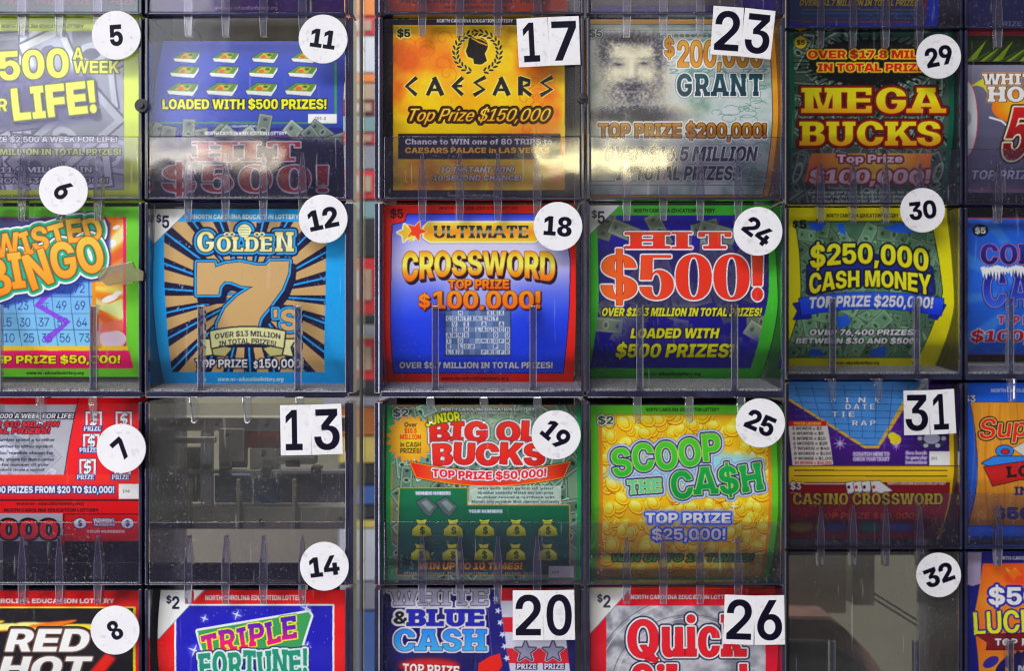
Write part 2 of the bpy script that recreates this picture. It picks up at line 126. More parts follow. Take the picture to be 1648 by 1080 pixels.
    'G-t.R.;/>-t/>/2/>0&/>/2)V0&)|/2(e0&)$.M&b/A&l-?&7-{&7,W*=,x+?--*=-8+?-u*n-b+[.@+k-z,3.@,J-z,U.@-*-z,w-u.&-b-N--.W-8-j,W.W,x-j,+.W,^-j+@.+,7-N*t-/,#,w*'
    't,J,#,U*t+f,#,3+@*j,7+[,+*=,^+?~~h/^0J)W)m11111110010001111001000+3,w,5,Y+3)V,5)V*:)V*%)V*:1_*%1_+31_,51_+3-v,5-e*t-v+t-e+3.a,1.M,3/G-2/I,q/G.%/I-J/G.'
    'a/I.F.u/S.s.z-t/{-r.z-./{-3.z)V/{)V.%)V-l)V.%-(-l,b.%-l-l-.-@.U-F-X,a.U,~-X,;.U,g-X+W.7,F-E+3-P,5,x~~i+q,`)X)Y)f1111100100100100*:)V*%)V*:/>*%/>+3/>,5'
    '/>+3)V,5)V*d0H+-/a*L0H*Y/a**0k)z0;**1&)z0e**1>)z13*L1`*Y1h*d1`+-1h*{1`+[1h+B1>,;13+B1&,;0e+B0j,;0;*{0H+[/a~~j+q,a)X)c)o1110001111001100100100100*:/>*&'
    '/>+3/>,6/>+3(i,6)C+3(C,6(`*n&b+d&h*0&>*c&>)`&>)x&>);&>),&>);(-),(y)W(-)P(y)x(-)k(y*:(O*&)8*:(u*&)V*d0H+./a*L0H*Z/a**0k){0;**1&){0e**1>){13*L1`*Z1h*d1`'
    '+.1h*{1`+]1h+B1>,<13+B1&,<0e+B0j,<0;*{0H+]/a~~k/50+)Y)])a)e111111111111111+-+]+|*r+-,e+|-J+4,e,7-J-p/>-a/>/&/>0//>,:,W-c,;,2,W-+,;*:)V*%)V*:1_*%1_+31_'
    ',51_+3)V,5)V.()V-f)V+e,E,D+k,D-$-i-?/7)V05)V~~l,--#)W)f1001111001001100+d)V,6)V*w)V+*)V*:*1*%*G*:*q*%+A*:1_*%1_+31_,51_+3*z,5+T+3*X,5+C+H*C,H+2+h*C,Y+'
    '2+l*C,`+2+x*C,k+2+|*C,p+2+|)V,p)V+v)V,b)V+j)V,D)V~~m2t3m)W*$111110001001100010001111001000111100100011*:)V*%)V*:/>*%/>+1/>,-/>+1..,--v+%..,%-v+5.T,2.J'
    '+h/-,e/-,L/G-N/I,p/G-t/I-R/G.R/I.L.^/R.a.W../Z-v.F../L-v.Q.N/U.I/&/(0./+/m/G0y/I0>/G1G/I0n/G1|/I1b.y2q.w25.$3B.#25-@3B-G25)V3B)V1<)V13)V1<-@13,q1<-}13'
    '-90S.U0j-c0&.U0J-c/[.U07-c/#.6/u-O.b-Y/e--.b-6/e,q.b)V/e)V-i)V-_)V-i-I-_,q-i-x-_-9-*.U-;-c,U.U,w-c,5.U,d-c+V.7,E-P+3-U,5--+3-(,5,q+3)V,5)V~~n/^0J)W)m1'
    '1111110010001111001000+3,w,5,Y+3)V,5)V*:)V*%)V*:/>*%/>+1/>,3/>+1-v,3-e*t-v+t-e+3.a,1.M,3/G-2/I,q/G.%/I-J/G.a/I.F.u/S.s.z-t/{-r.z-./{-3.z)V/{)V.%)V-l)V'
    '.%-(-l,b.%-l-l-.-@.U-F-X,a.U,~-X,;.U,g-X+W.7,F-E+3-P,5,x~~o/`0?)X)f)v10001000100010001000100010001000,Z)J,y)J+n)J,#)J*[*5*Y*2)z+T)m+Q)z,I)m,J)z->)m-B*'
    '[._*Y.b+n/I,#/I,Z/I,y/I-H/I-s/I.Z._/<.b/<->0)-B/<,I0),J/<+T0)+Q.Z*5/<*2-H)J-s)J,Z*;,y+/-1*;-5+/-x*l-[+I.B+j-s+~.B,I-s,J.B-*-s,r-x.&-[-K-1.X-5-f,Z.X,y-'
    'f,*.X,b-f+>.(,:-K*t-*,#,r*t,I,#,J*t+i,#+~+>*l,:+I,**;,b+/~~p/p0Q)X)m)}111110001000100010001111000100010001000*:&>*%&>*:/>*%/>+1/>,3/>+1.K,3.W+2.K,6.W+'
    'B.i,E.r+v/4,o/8,Y/G-K/I,|/G-m/I-e/G.S/I.p._/].`/L-?0;-@/L,J0;,K/L+U0;+S.p*6/^*3-e)L.T)J,|)L-k)J,Y)L-H)J+y)`,l)`+F*,,C*,+4*J,7*H+3*J,5*H+3&>,5&>,o*=-0+'
    '0-A*=-K+0.+*j-q+L.R+f.),&.R,J.),K.R-/.),o.+.+-q-H-A.W-K-f,o.W-0-f,>.W,p-f+R.&,F-H+,-*,.,o+,,J,.,K+,+k,.,&+R*n,F+L,>*=,p+0~~q/p0Q)X)m)}1111000100010001'
    '00011111000100010001000/2&>0&&>.9&>-s&>.9*J-s*H.8*J-q*H.$*,-e*,-N)`-<)`,m)L,`)J,K)L,=)J+c)L+T)J*W*6*J*3)z+U)m+S)z,J)m,K)z-?)m-@*W._*K.`+c/G+U/I,K/G,;/'
    'I,m/G,^/I-P/4-9/8.).i-c.r.:.K-r.W.;.K-u.W.;/>-u/>/2/>0&/>,W*=,x+0--*=-8+0-u*n-b+L.@+k-z,&.@,J-z,K.@-*-z,o-u.&-b-H--.W-8-f,W.W,x-f,+.W,^-f+@.+,7-H*t-/,'
    '#,o*t,J,#,K*t+f,#,&+@*j,7+L,+*=,^+0~~r-0.4)W)j11111001001100100011*:)V*%)V*:/>*%/>+//>,//>+/.G,/.:+1.G,0.:+?.p,?.o+}/E,{/>,S/E-U/>,_/E-e/>,r/C-{/>,w/C'
    '.,/>,w.J.,-U,r.K-}-U,U.O-Q-U,C.O-?-U,&.O,|-U+P.5,N-:+3-W,5,c+3-+,5,?+3)V,5)V~~s.p/j)W*&10001100100100110010001000110010010011001000,9)J,f)I+])J+s)I*])'
    'o*X)w*$*_)n*o)|+<)i+J*t+<+u+J*y*i+x+4+[*8,C*r,7*8,c*r,n*8-$*r-Q*e-E+)-Q+--E+8-Q+J-E+E-%+n-(+U,^+v,f+Z+e,.+_+k*x,@*l+w*--/)t,l*--h)t-O*-.9)t.**].~*S.y+'
    'W/I+h/H,4/I,Z/H,k/I-O/H-f.|.e.v.=.1/H.#.?-W/I-F-H-W-L-F-G.%-K-^,g.]-$-|,4.],c-|+_.],F-|+%..,(-i+%-h,(-Z+%-J,(-N+Q-%,A-<+w,x,W-9,p,e-m-%-`,R.d,s.J+g/W,'
    '..J+//W+N.J*Y/W*s-r)o.s)y,r)J-X)I~~t-$.6)X)Y)j11111110010011001001,h/>-}/>,h.P-}-^)^.P)a-^)^/>)a/>*`0q*^0q+X0q,m0q+X*z,m+_+X*[,m+H+r*C-#+6,7*C-?+6,B*C'
    '-L+6,]*C-v+6,h*C-}+6,h)V-})V,Z)V-p)V,<)V-2)V,/)V,l)V+G)V+`)V*`*6*^*F*`*q*^+<~~u/^0J)W)m10001111001000111111100,C)L+{)J+j)L+A)J*n){*M)}*:*|*%*}*:+f*%+a'
    '*:/>*%/>+3/>,5/>+3+l,5,2+3+(,5+g+t*>,[+;,S*>,~+;,y*>-:+;-]*^-Z+O.%+D-l+w.%+y-l,:.%/>-l/>.z/>/{/>.z)V/{)V.()V-n)V.(*z-n+0.@*z.-+0.%*4-p*G-%)L,o)J~~v/:0'
    '.)W)d11110011001111+y)V+Y)V)f/>)T/>*e/>+l/>+{+~,P,r,.+X,`,<,G*h,|+-,T*B-/*R,@*B,Z*R,L*h,i+-,f+X-(,<,t+~-7,r.-/>-v/>/+/>00/>,s)V.+)V~~w1w3=)W)z11110011'
    '0011110011001111110001100011+Q)V+>)V)f/>)T/>*c/>+n/>+I,j,3-f+X,5,A-++t*|,Y+a,(*G,f*~+w*G,K*~,**|,Y+a,F,5,w-+,V,j-+-f-=/>-O/>.5/>/D/>.v,j/i-f/+,5/x-+/F'
    '*|0:+a/U*G0H*~/G*G0/*~/V*|0;+a/t,50Q-*0(,j0_-f0k/>0}/>1h/>3?/>/|)V1U)V/#)V/@)V.:,2.e+V.1,V.^+q-y-D.O,L-f.3.A-*-[.V.:-F-r.V.Y-F-h.3.R-*-T-D.D,L-A,V.6+q'
    '-7,2./+V,L)V-S)V~~x/5/m)W)r1111110011001111111100110011)f)V)T)V,.,p+k,r,.,/+f,2)q/>)c/>*y/>,#/>+d.2,=.j+y-o,O.E,F-2,o-b,[,n-#-B,2,n,K-B,G-2,[-b,p-o,|.'
    'E-*.2-4.j-r/>-N/>.x/>/h/>,`,/-],2,`,p-b,r/%)V/o)V-z)V-Q)V-&*r-8*+,m+4-$*N,E+o,`+0,1,2,P+N,[,2,w+N,G+o,f+0+z+4,F*N+e*r,2*+*l)V+r)V~~y/:0.)W)q1110001111'
    '10011001111000100*=&>*:&>*=(-*:(y*q(-+.(y+%(-+@(y+?(:+S)&+T(V+_)<+](l+d)N+y)Z+g)V)f/>)T/>*e/>+l/>+{+~,R,r,.+X,c,=,H*h-#+-,U*B-1*R,?*B,S*R,K*h,a+-,g+X,'
    '|,=,t+~-1,r.-/>-v/>/+/>00/>,K(P-e(p,>(.-Q(<+o&W,}&Y+7&>,9&>*q&>+f&>*e&>+E&>*J&>*Z&>~~z.t/l)W)b111111111111**)V*,)V***;*,*z-6.K,b-]-6.M,b-^**.M*,-^**/>'
    '*,/>.C/>/6/>.C.U/6-n+9*H,b+6+9*F,b+5.E*F/;+5.E)V/;)V')
# ------------------------------------------------------------------ printing engine (lettering and printed card faces)
def load_glyphs():
    B = len(FONT_AL); ix = {c: i for i, c in enumerate(FONT_AL)}
    G = {}
    for g in FONT_DATA.split('~~'):
        ch = g[0]; p = 1
        def rd():
            nonlocal p
            v = ix[g[p]] * B + ix[g[p + 1]] - 500; p += 2
            return v
        aa, ab, ne = rd(), rd(), rd()
        ends = [rd() for _ in range(ne)]
        n = ends[-1] + 1
        on = [c == '1' for c in g[p:p + n]]; p += n
        q = np.array([rd() for _ in range(4 * n)], float).reshape(n, 4)
        G[ch] = (aa, ab, ends, on, q[:, :2], q[:, 2:])
    return G
GLYPHS = load_glyphs()

def glyph(ch, wx, wy, serif=0):
    """closed contours (lists of points) of one letter, cap height 0.727"""
    aa, ab, ends, on, A, Bm = GLYPHS[ch]
    P = np.stack([A[:, 0] + (Bm[:, 0] - A[:, 0]) * wx, A[:, 1] + (Bm[:, 1] - A[:, 1]) * wy], 1) / 1000
    adv = (aa + (ab - aa) * wx) / 1000
    cons = []; s = 0; extra = []
    for e in ends:
        pts = [(P[i], on[i]) for i in range(s, e + 1)]; s = e + 1
        full = []
        for i, (p, o) in enumerate(pts):
            q, o2 = pts[(i + 1) % len(pts)]
            full.append((p, o))
            if not o and not o2: full.append(((p + q) / 2, True))
        k = next(i for i, t in enumerate(full) if t[1]); full = full[k:] + full[:k]
        out = []; i = 0; n = len(full)
        while i < n:
            p, o = full[i]
            q, o2 = full[(i + 1) % n]
            out.append(p)
            if not o2:
                r = full[(i + 2) % n][0]
                for t in (.25, .5, .75): out.append(p * (1 - t) ** 2 + q * 2 * t * (1 - t) + r * t * t)
                i += 2
            else: i += 1
        cons.append(np.array(out))
        if serif and ch in 'ABDEFHIKLMNPRTUVWXYhiklmnrtuwxy14':
            for a, b in zip(out, out[1:] + out[:1]):
                if abs(a[1] - b[1]) < .004:
                    x0, x1 = sorted((a[0], b[0])); L = x1 - x0
                    th = .11 + .05 * wy
                    if L > .05 and (abs(a[1]) < .01 or abs(a[1] - .727) < .01):
                        top = a[1] > .3
                        if L < .34: l, r = x0 - serif, x1 + serif
                        elif ch in 'EBDPRFL': l, r = x0 - serif, x0 + .02
                        else: continue
                        y0, y1 = (a[1] - th, a[1]) if top else (a[1], a[1] + th)
                        extra.append(np.array([(l, y0), (l, y1), (r, y1), (r, y0)]))
        if serif and ch in 'TEFLZ' and len(ends) == 1:
            w = P[:, 0].max(); t = .11 + .05 * wy; d = .1
            if ch in 'TEFZ':
                extra.append(np.array([(w - t, .727 - .1 - d), (w - t, .727), (w, .727), (w, .727 - .1 - d)]))
            if ch == 'T':
                w0 = P[:, 0].min(); extra.append(np.array([(w0, .727 - .1 - d), (w0, .727), (w0 + t, .727), (w0 + t, .727 - .1 - d)]))
            if ch in 'ELZ': extra.append(np.array([(w - t, 0), (w - t, .1 + d), (w, .1 + d), (w, 0)]))
    return cons + extra, adv

def raster(cons, w, h):
    """non-zero winding fill of closed contours into a w x h boolean grid"""
    acc = np.zeros((h, w + 1), np.int32)
    for c in cons:
        a = c; b = np.roll(c, -1, 0)
        y0, y1 = a[:, 1], b[:, 1]
        d = np.where(y1 > y0, 1, -1)
        lo = np.ceil(np.minimum(y0, y1) - .5).astype(int); hi = np.ceil(np.maximum(y0, y1) - .5).astype(int)
        lo = np.clip(lo, 0, h); hi = np.clip(hi, 0, h)
        n = hi - lo; m = n > 0
        if not m.any(): continue
        k = np.repeat(np.nonzero(m)[0], n[m])
        st = np.repeat(np.cumsum(n[m]) - n[m], n[m])
        y = lo[k] + np.arange(len(k)) - st
        x = a[k, 0] + (y + .5 - y0[k]) * (b[k, 0] - a[k, 0]) / (y1[k] - y0[k])
        xi = np.clip(np.ceil(x - .5).astype(int), 0, w)
        np.add.at(acc, (y, xi), d[k])
    return np.cumsum(acc, 1)[:, :w] != 0

def dilate(m, r):
    if r <= 0: return m
    R = int(math.ceil(r)); h, w = m.shape
    out = np.zeros_like(m)
    cs = np.zeros((h, w + 1), np.int32); np.cumsum(m, 1, out=cs[:, 1:])
    xs = np.arange(w)
    for dy in range(-R, R + 1):
        if abs(dy) > r: continue
        k = int(round(math.sqrt(r * r - dy * dy)))
        row = cs[:, np.minimum(xs + k + 1, w)] - cs[:, np.maximum(xs - k, 0)] > 0
        if dy >= 0: out[dy:] |= row[:h - dy]
        else: out[:dy] |= row[-dy:]
    return out

def blur(a, r):
    r = max(1, int(round(r)))
    for _ in range(2):
        for ax in (0, 1):
            p = np.pad(a, [(r + 1, r) if i == ax else (0, 0) for i in range(a.ndim)], mode='edge')
            c = np.cumsum(p, ax)
            a = (np.take(c, range(2 * r + 1, c.shape[ax]), ax) - np.take(c, range(0, c.shape[ax] - 2 * r - 1), ax)) / (2 * r + 1)
    return a

def noise(h, w, sc, seed, octs=3):
    rg = np.random.RandomState(seed); out = np.zeros((h, w)); amp = 1; tot = 0
    for o in range(octs):
        s = max(1.5, sc / 2 ** o); gh, gw = int(h / s) + 3, int(w / s) + 3
        g = rg.rand(gh, gw)
        y = np.arange(h) / s; x = np.arange(w) / s
        yi, xi = y.astype(int), x.astype(int); fy, fx = y - yi, x - xi
        fy, fx = (fy * fy * (3 - 2 * fy))[:, None], (fx * fx * (3 - 2 * fx))[None]
        A = g[yi][:, xi]; B_ = g[yi][:, xi + 1]; C_ = g[yi + 1][:, xi]; D_ = g[yi + 1][:, xi + 1]
        out += amp * ((A * (1 - fx) + B_ * fx) * (1 - fy) + (C_ * (1 - fx) + D_ * fx) * fy); tot += amp; amp *= .55
    return out / tot

SS = 2
CX, CY = 824., 540.
def lerp(stops, t):
    s = np.array(stops, float); n = len(s) - 1
    k = np.clip(t * n, 0, n - 1e-6); i = k.astype(int); f = (k - i)[..., None]
    return s[i] * (1 - f) + s[i + 1] * f

class Card:
    """one printed face; drawing calls take photo pixels, the sheet itself is flat paper (u, v) later bent by depth()"""
    def __init__(s, u0, v0, u1, v1, base, prof=None, dens=1.0):
        s.u0, s.v0, s.u1, s.v1 = u0, v0, u1, v1
        s.prof = prof or (lambda t: 0 * t)
        s.dep = lambda v: s.prof((v - v0) / (v1 - v0))
        s.k = SS * dens; s.dens = dens
        s.W, s.H = int((u1 - u0) * s.k), int((v1 - v0) * s.k)
        s.a = np.empty((s.H, s.W, 3)); s.a[:] = base
    def T(s, P):
        P = np.asarray(P, float); v = P[:, 1].copy()
        for _ in range(4): v = CY + (P[:, 1] - CY) * (1 + s.dep(v))
        f = 1 + s.dep(v)
        return np.stack([CX + (P[:, 0] - CX) * f, v], 1)
    def px(s, P, raw=False):
        q = np.asarray(P, float) if raw else s.T(P)
        return (q - (s.u0, s.v0)) * s.k
    def mask(s, cons, pad=0):
        allp = np.concatenate(cons)
        x0 = max(0, int(allp[:, 0].min() - pad) - 2); y0 = max(0, int(allp[:, 1].min() - pad) - 2)
        x1 = min(s.W, int(allp[:, 0].max() + pad) + 3); y1 = min(s.H, int(allp[:, 1].max() + pad) + 3)
        if x1 <= x0 or y1 <= y0: return None
        # left of the sheet's edge still winds, so shift only
        return raster([c - (x0, y0) for c in cons], x1 - x0, y1 - y0), x0, y0
    def put(s, m, x0, y0, col, alpha=1.):
        h, w = m.shape
        reg = s.a[y0:y0 + h, x0:x0 + w]
        if isinstance(col, tuple) and col and col[0] in ('v', 'h', 'r', 'n'):
            ys, xs = np.nonzero(m > .2)
            if len(ys) == 0: return
            if col[0] == 'v': t = np.clip((np.arange(h) - ys.min()) / max(1, np.ptp(ys)), 0, 1)[:, None] + np.zeros((h, w))
            elif col[0] == 'h': t = np.clip((np.arange(w) - xs.min()) / max(1, np.ptp(xs)), 0, 1)[None] + np.zeros((h, w))
            elif col[0] == 'n': t = np.clip((noise(h, w, col[2] * s.k, col[3], 4) - .5) * 1.9 + .5, 0, 1)
            else:
                yy, xx = np.mgrid[0:h, 0:w]
                t = np.clip(np.hypot((xx - (xs.min() + xs.max()) / 2) / max(1, np.ptp(xs) / 2), (yy - (ys.min() + ys.max()) / 2) / max(1, np.ptp(ys) / 2)), 0, 1)
            c = lerp(col[1], t)
        else: c = np.array(col, float)
        f = (m.astype(float) * alpha)[..., None]
        reg[:] = reg * (1 - f) + c * f
    def poly(s, P, col, raw=False, out=(), alpha=1., soft=0):
        q = s.px(P, raw); pad = (max([o[0] for o in out] + [0]) + soft * 3) * s.k
        r = s.mask([q], pad)
        if r is None: return
        m, x, y = r
        for rr, cc in sorted(out, key=lambda o: -o[0]): s.put(dilate(m, rr * s.k), x, y, cc, alpha)
        s.put(blur(m.astype(float), soft * s.k) if soft else m, x, y, col, alpha)
    def rect(s, x0, y0, x1, y1, col, raw=False, **k):
        n = 8; ys = np.linspace(y0, y1, n)
        s.poly([(x0, y0), (x1, y0)] + [(x1, y) for y in ys[1:]] + [(x0, y) for y in ys[::-1][:-1]], col, raw, **k)
    def ell(s, cx, cy, rx, ry, col, rot=0, n=28, **k):
        t = np.linspace(0, 2 * math.pi, n, endpoint=False); c, si = math.cos(math.radians(rot)), math.sin(math.radians(rot))
        x, y = rx * np.cos(t), ry * np.sin(t)
        s.poly(np.stack([cx + x * c - y * si, cy + x * si + y * c], 1), col, **k)
    def line(s, P, w, col, **k):
        P = [np.array(p, float) for p in P]; L = []; R = []
        for i, p in enumerate(P):
            d = (P[min(i + 1, len(P) - 1)] - P[max(i - 1, 0)]); d /= np.hypot(*d) + 1e-9
            nrm = np.array([-d[1], d[0]]) * w / 2
            L.append(p + nrm); R.append(p - nrm)
        s.poly(L + R[::-1], col, **k)
    def star(s, cx, cy, r, col, n=5, inner=.45, rot=0, **k):
        P = []
        for i in range(2 * n):
            a = math.radians(rot - 90 + 180 * i / n); q = r if i % 2 == 0 else r * inner
            P.append((cx + q * math.cos(a), cy + q * math.sin(a)))
        s.poly(P, col, **k)
    def text(s, t, cx, cy, w, h, col, wx=1., wy=None, out=(), shear=0., rot=0., arc=0., grow=0., serif=0., track=0., jit=None, shadow=None, alpha=1., glow=None, skew=0.):
        wy = wx if wy is None else wy
        x = 0; L = []
        for i, ch in enumerate(t):
            if ch == ' ': x += .24 + track; continue
            cs, adv = glyph(ch, wx, wy, serif)
            if jit:
                dy, ro = jit[i % len(jit)]; mid = np.array([adv / 2, .36]); a = math.radians(ro)
                M = np.array([[math.cos(a), math.sin(a)], [-math.sin(a), math.cos(a)]])
                cs = [(c - mid) @ M + mid + (0, dy) for c in cs]
            L += [c + (x, 0) for c in cs]
            x += adv + track + serif * .8
        x -= track
        sc = h / .727; kx = (w / x) if w else sc; wd = w or x * sc
        a = math.radians(rot); c_, s_ = math.cos(a), math.sin(a)
        res = []
        for c in L:
            X = c[:, 0] * kx - wd / 2; Y = (.3635 - c[:, 1]) * sc
            X = X - Y * shear
            tt = X / (wd / 2)
            Y = Y * (1 + grow * tt * tt) + arc * tt * tt + skew * tt
            res.append(s.px(np.stack([cx + X * c_ + Y * s_, cy - X * s_ + Y * c_], 1)))
        pad = max([o[0] for o in out] + [0]) * s.k
        if shadow: pad = max(pad, max(abs(shadow[0]), abs(shadow[1])) * s.k + pad)
        if glow: pad = max(pad, glow[0] * 4 * s.k)
        r = s.mask(res, pad)
        if r is None: return
        m, x0, y0 = r
        if glow:
            g = np.clip(blur(dilate(m, glow[0] * .6 * s.k).astype(float), glow[0] * s.k) * 1.3, 0, 1); s.put(g, x0, y0, glow[1], alpha)
        outs = sorted(out, key=lambda o: -o[0])
        if shadow:
            mm = dilate(m, (outs[0][0] if outs else 0) * s.k); n = 4
            for i in range(1, n + 1):
                dx, dy = int(shadow[0] * s.k * i / n), int(shadow[1] * s.k * i / n)
                s.put(np.roll(np.roll(mm, dx, 1), dy, 0), x0, y0, shadow[2], alpha)
        for rr, cc in outs: s.put(dilate(m, rr * s.k), x0, y0, cc, alpha)
        s.put(m, x0, y0, col, alpha)
    def bills(s, n, seed, size=42, box=None, tones=((96, 122, 96), (150, 165, 140), (60, 84, 66)), alpha=.9):
        rg = np.random.RandomState(seed); X0, Y0, X1, Y1 = box or (s.u0, s.v0, s.u1, s.v1)
        for _ in range(n):
            cx, cy = X0 + rg.rand() * (X1 - X0), Y0 + rg.rand() * (Y1 - Y0); a = rg.rand() * 3.14; z = size * (.75 + .5 * rg.rand())
            ca, sa = math.cos(a), math.sin(a); b = .8 + .4 * rg.rand()
            cl = lambda t: tuple(min(255, v * b) for v in t)
            R = lambda w, h, ox=0, oy=0: [(cx + (x + ox) * ca - (y + oy) * sa, cy + (x + ox) * sa + (y + oy) * ca) for x, y in ((-w, -h), (w, -h), (w, h), (-w, h))]
            s.poly(R(z, z * .44), cl(tones[2]), alpha=alpha); s.poly(R(z * .96, z * .4), cl(tones[1]), alpha=alpha)
            s.poly(R(z * .84, z * .29), cl(tones[0]), alpha=alpha)
            s.ell(cx, cy, z * .2, z * .27, cl(tones[1]), math.degrees(a), 14, alpha=alpha); s.ell(cx, cy, z * .1, z * .16, cl(tones[2]), math.degrees(a), 10, alpha=alpha)
            for q in (-1, 1): s.ell(cx + q * z * .66 * ca, cy + q * z * .66 * sa, z * .1, z * .14, cl(tones[2]), math.degrees(a), 8, alpha=alpha)
    def mottle(s, amt, sc, seed):
        s.a *= 1 + amt * (noise(s.H, s.W, sc * s.k, seed) - .5)[..., None]
    def image(s):
        k = SS; h, w = s.H // k * k, s.W // k * k
        a = s.a[:h, :w].reshape(h // k, k, w // k, k, 3).mean((1, 3))
        g = a @ np.array([.3, .59, .11])
        return np.clip(g[..., None] + (a - g[..., None]) * 1.24 - (128 - g[..., None]) * .1, 0, 255)
# ------------------------------------------------------------------ the printed tickets
NC = 'NORTH CAROLINA EDUCATION LOTTERY'; WWW = 'www.nc-educationlottery.org'
WHITE, BLACK = (240, 240, 244), (16, 14, 24)
NAVY = (22, 20, 62)

def bend(base=0., top=.022, bot=.06, mid=.45, pw=1.7):
    """depth of the bowed card behind the front plane, as a fraction of the camera distance, t = 0 top .. 1 bottom"""
    def f(t):
        t = np.asarray(t, float)
        a = np.clip((mid - t) / mid, 0, 2); b = np.clip((t - mid) / (1 - mid), 0, 2)
        return base + .012 + top * a ** pw + bot * b ** pw
    return f
TICKETS = []
def ticket(X0, Y0, X1, Y1, col, label, prof=None, name='lottery_ticket'):
    prof = prof or bend()
    f = 1 + float(np.min(prof(np.linspace(0, 1, 30))))
    c = Card(CX + (X0 - CX) * f, CY + (Y0 - CY) * (1 + float(prof(0.))), CX + (X1 - CX) * f, CY + (Y1 - CY) * (1 + float(prof(1.))), col, prof)
    c.label = label; c.name = name; TICKETS.append(c)
    return c
def edge(c, col, l=None, t=None, r=None, b=None):
    """inner panel of the sheet given as insets in paper px"""
    c.rect(c.u0 + l, c.v0 + t, c.u1 - r, c.v1 - b, col, raw=True)
def corner(c, X, Y, w, h, price, pc=NAVY):
    c.poly([(X - 4, Y - 4), (X + w, Y - 4), (X - 4, Y + h)], (232, 231, 236), out=[(1.2, (120, 130, 150))])
    c.text('$', X + 13, Y + 13, 9, 12, pc, wx=.8); c.text(price, X + 24, Y + 18, 13, 20, pc, wx=.75)
def microtext(c, x0, y0, x1, rows, dy, h, col, seed, **k):
    rg = np.random.RandomState(seed); W_ = ['Match any', 'of your', 'numbers', 'to either', 'winning', 'number', 'win prize', 'shown for', 'that number', 'reveal a', 'symbol', 'win', 'instantly']
    for r in range(rows):
        t = ' '.join(W_[rg.randint(len(W_))] for _ in range(4))
        c.text(''.join(ch for ch in t if ch in GLYPHS or ch == ' '), (x0 + x1) / 2, y0 + r * dy, (x1 - x0) * (.85 + .15 * rg.rand()), h, col, wx=.6, **k)
LAV = ((150, 152, 166), (196, 198, 208), (112, 112, 134))

def art_4():
    c = ticket(-90, -60, 225, 27, (66, 118, 88), 'green ticket bottom edge hanging above the lime week for life ticket', bend(0, .02, .006))
    for x in (-20, 25, 78, 125, 195): c.text('PRIZE', x, 0, 40, 12, (160, 100, 84), wx=.9, out=[(2, (56, 88, 76))])
    c.rect(c.u0, c.v1 - 6, c.u1, c.v1, (92, 150, 96), raw=True)
def art_5():
    c = ticket(-90, 28, 226, 326, (206, 224, 92), 'lime bordered ticket reading 500 a week life under round sticker 5', bend(0, .015, .03))
    c.rect(-120, 51, 198, 303, (168, 170, 184), out=[(1, (110, 110, 100))])
    c.bills(26, 5, 78, (-90, 60, 185, 296), ((140, 144, 160), (206, 210, 220), (92, 92, 116)), .8); c.mottle(.25, 60, 2)
    c.rect(198.5, 28, 240, 330, (206, 224, 92)); c.rect(-120, 304, 240, 335, (206, 224, 92)); c.rect(-120, 24, 240, 50, (206, 224, 92))
    c.text(NC, 68, 42, 132, 6, (70, 76, 40), wx=.8)
    c.poly([(-90, 120), (60, 108), (150, 120), (160, 190), (60, 205), (-90, 215)], (84, 80, 122), alpha=.8, soft=5)
    y = (222, 236, 96); o = [(2.2, (92, 98, 70))]
    c.text('$500', 34, 104, 156, 46, y, wx=.85, out=o, rot=3)
    c.text('A', 125, 86, 17, 20, y, wx=.6, out=o); c.text('WEEK', 154, 107, 74, 20, y, wx=.6, out=o)
    c.text('FOR', -14, 168, 52, 20, y, wx=.7, out=o)
    c.text('LIFE!', 86, 161, 138, 52, y, wx=.95, rot=6, out=o, shadow=(4, 5, (70, 66, 104)))
    c.text('TOP PRIZE $2,500 A WEEK FOR LIFE!', 64, 223, 248, 9.5, (232, 232, 240), wx=.8, out=[(1.8, (58, 56, 84))])
    c.text('$51.8 MILLION IN TOTAL PRIZES!', 75, 243, 238, 10.5, (206, 220, 100), wx=.9, out=[(1.8, (66, 68, 60))])
    c.text('OVER $11.9 MILLION IN', 40, 272, 216, 9, (216, 216, 226), wx=.8, out=[(1.6, (62, 60, 86))])
    c.text('PRIZES FROM $30 TO $1,000!', 44, 289, 260, 9, (216, 216, 226), wx=.8, out=[(1.6, (62, 60, 86))])
    c.text(WWW, 60, 313, 130, 6, (120, 130, 60), wx=.5)
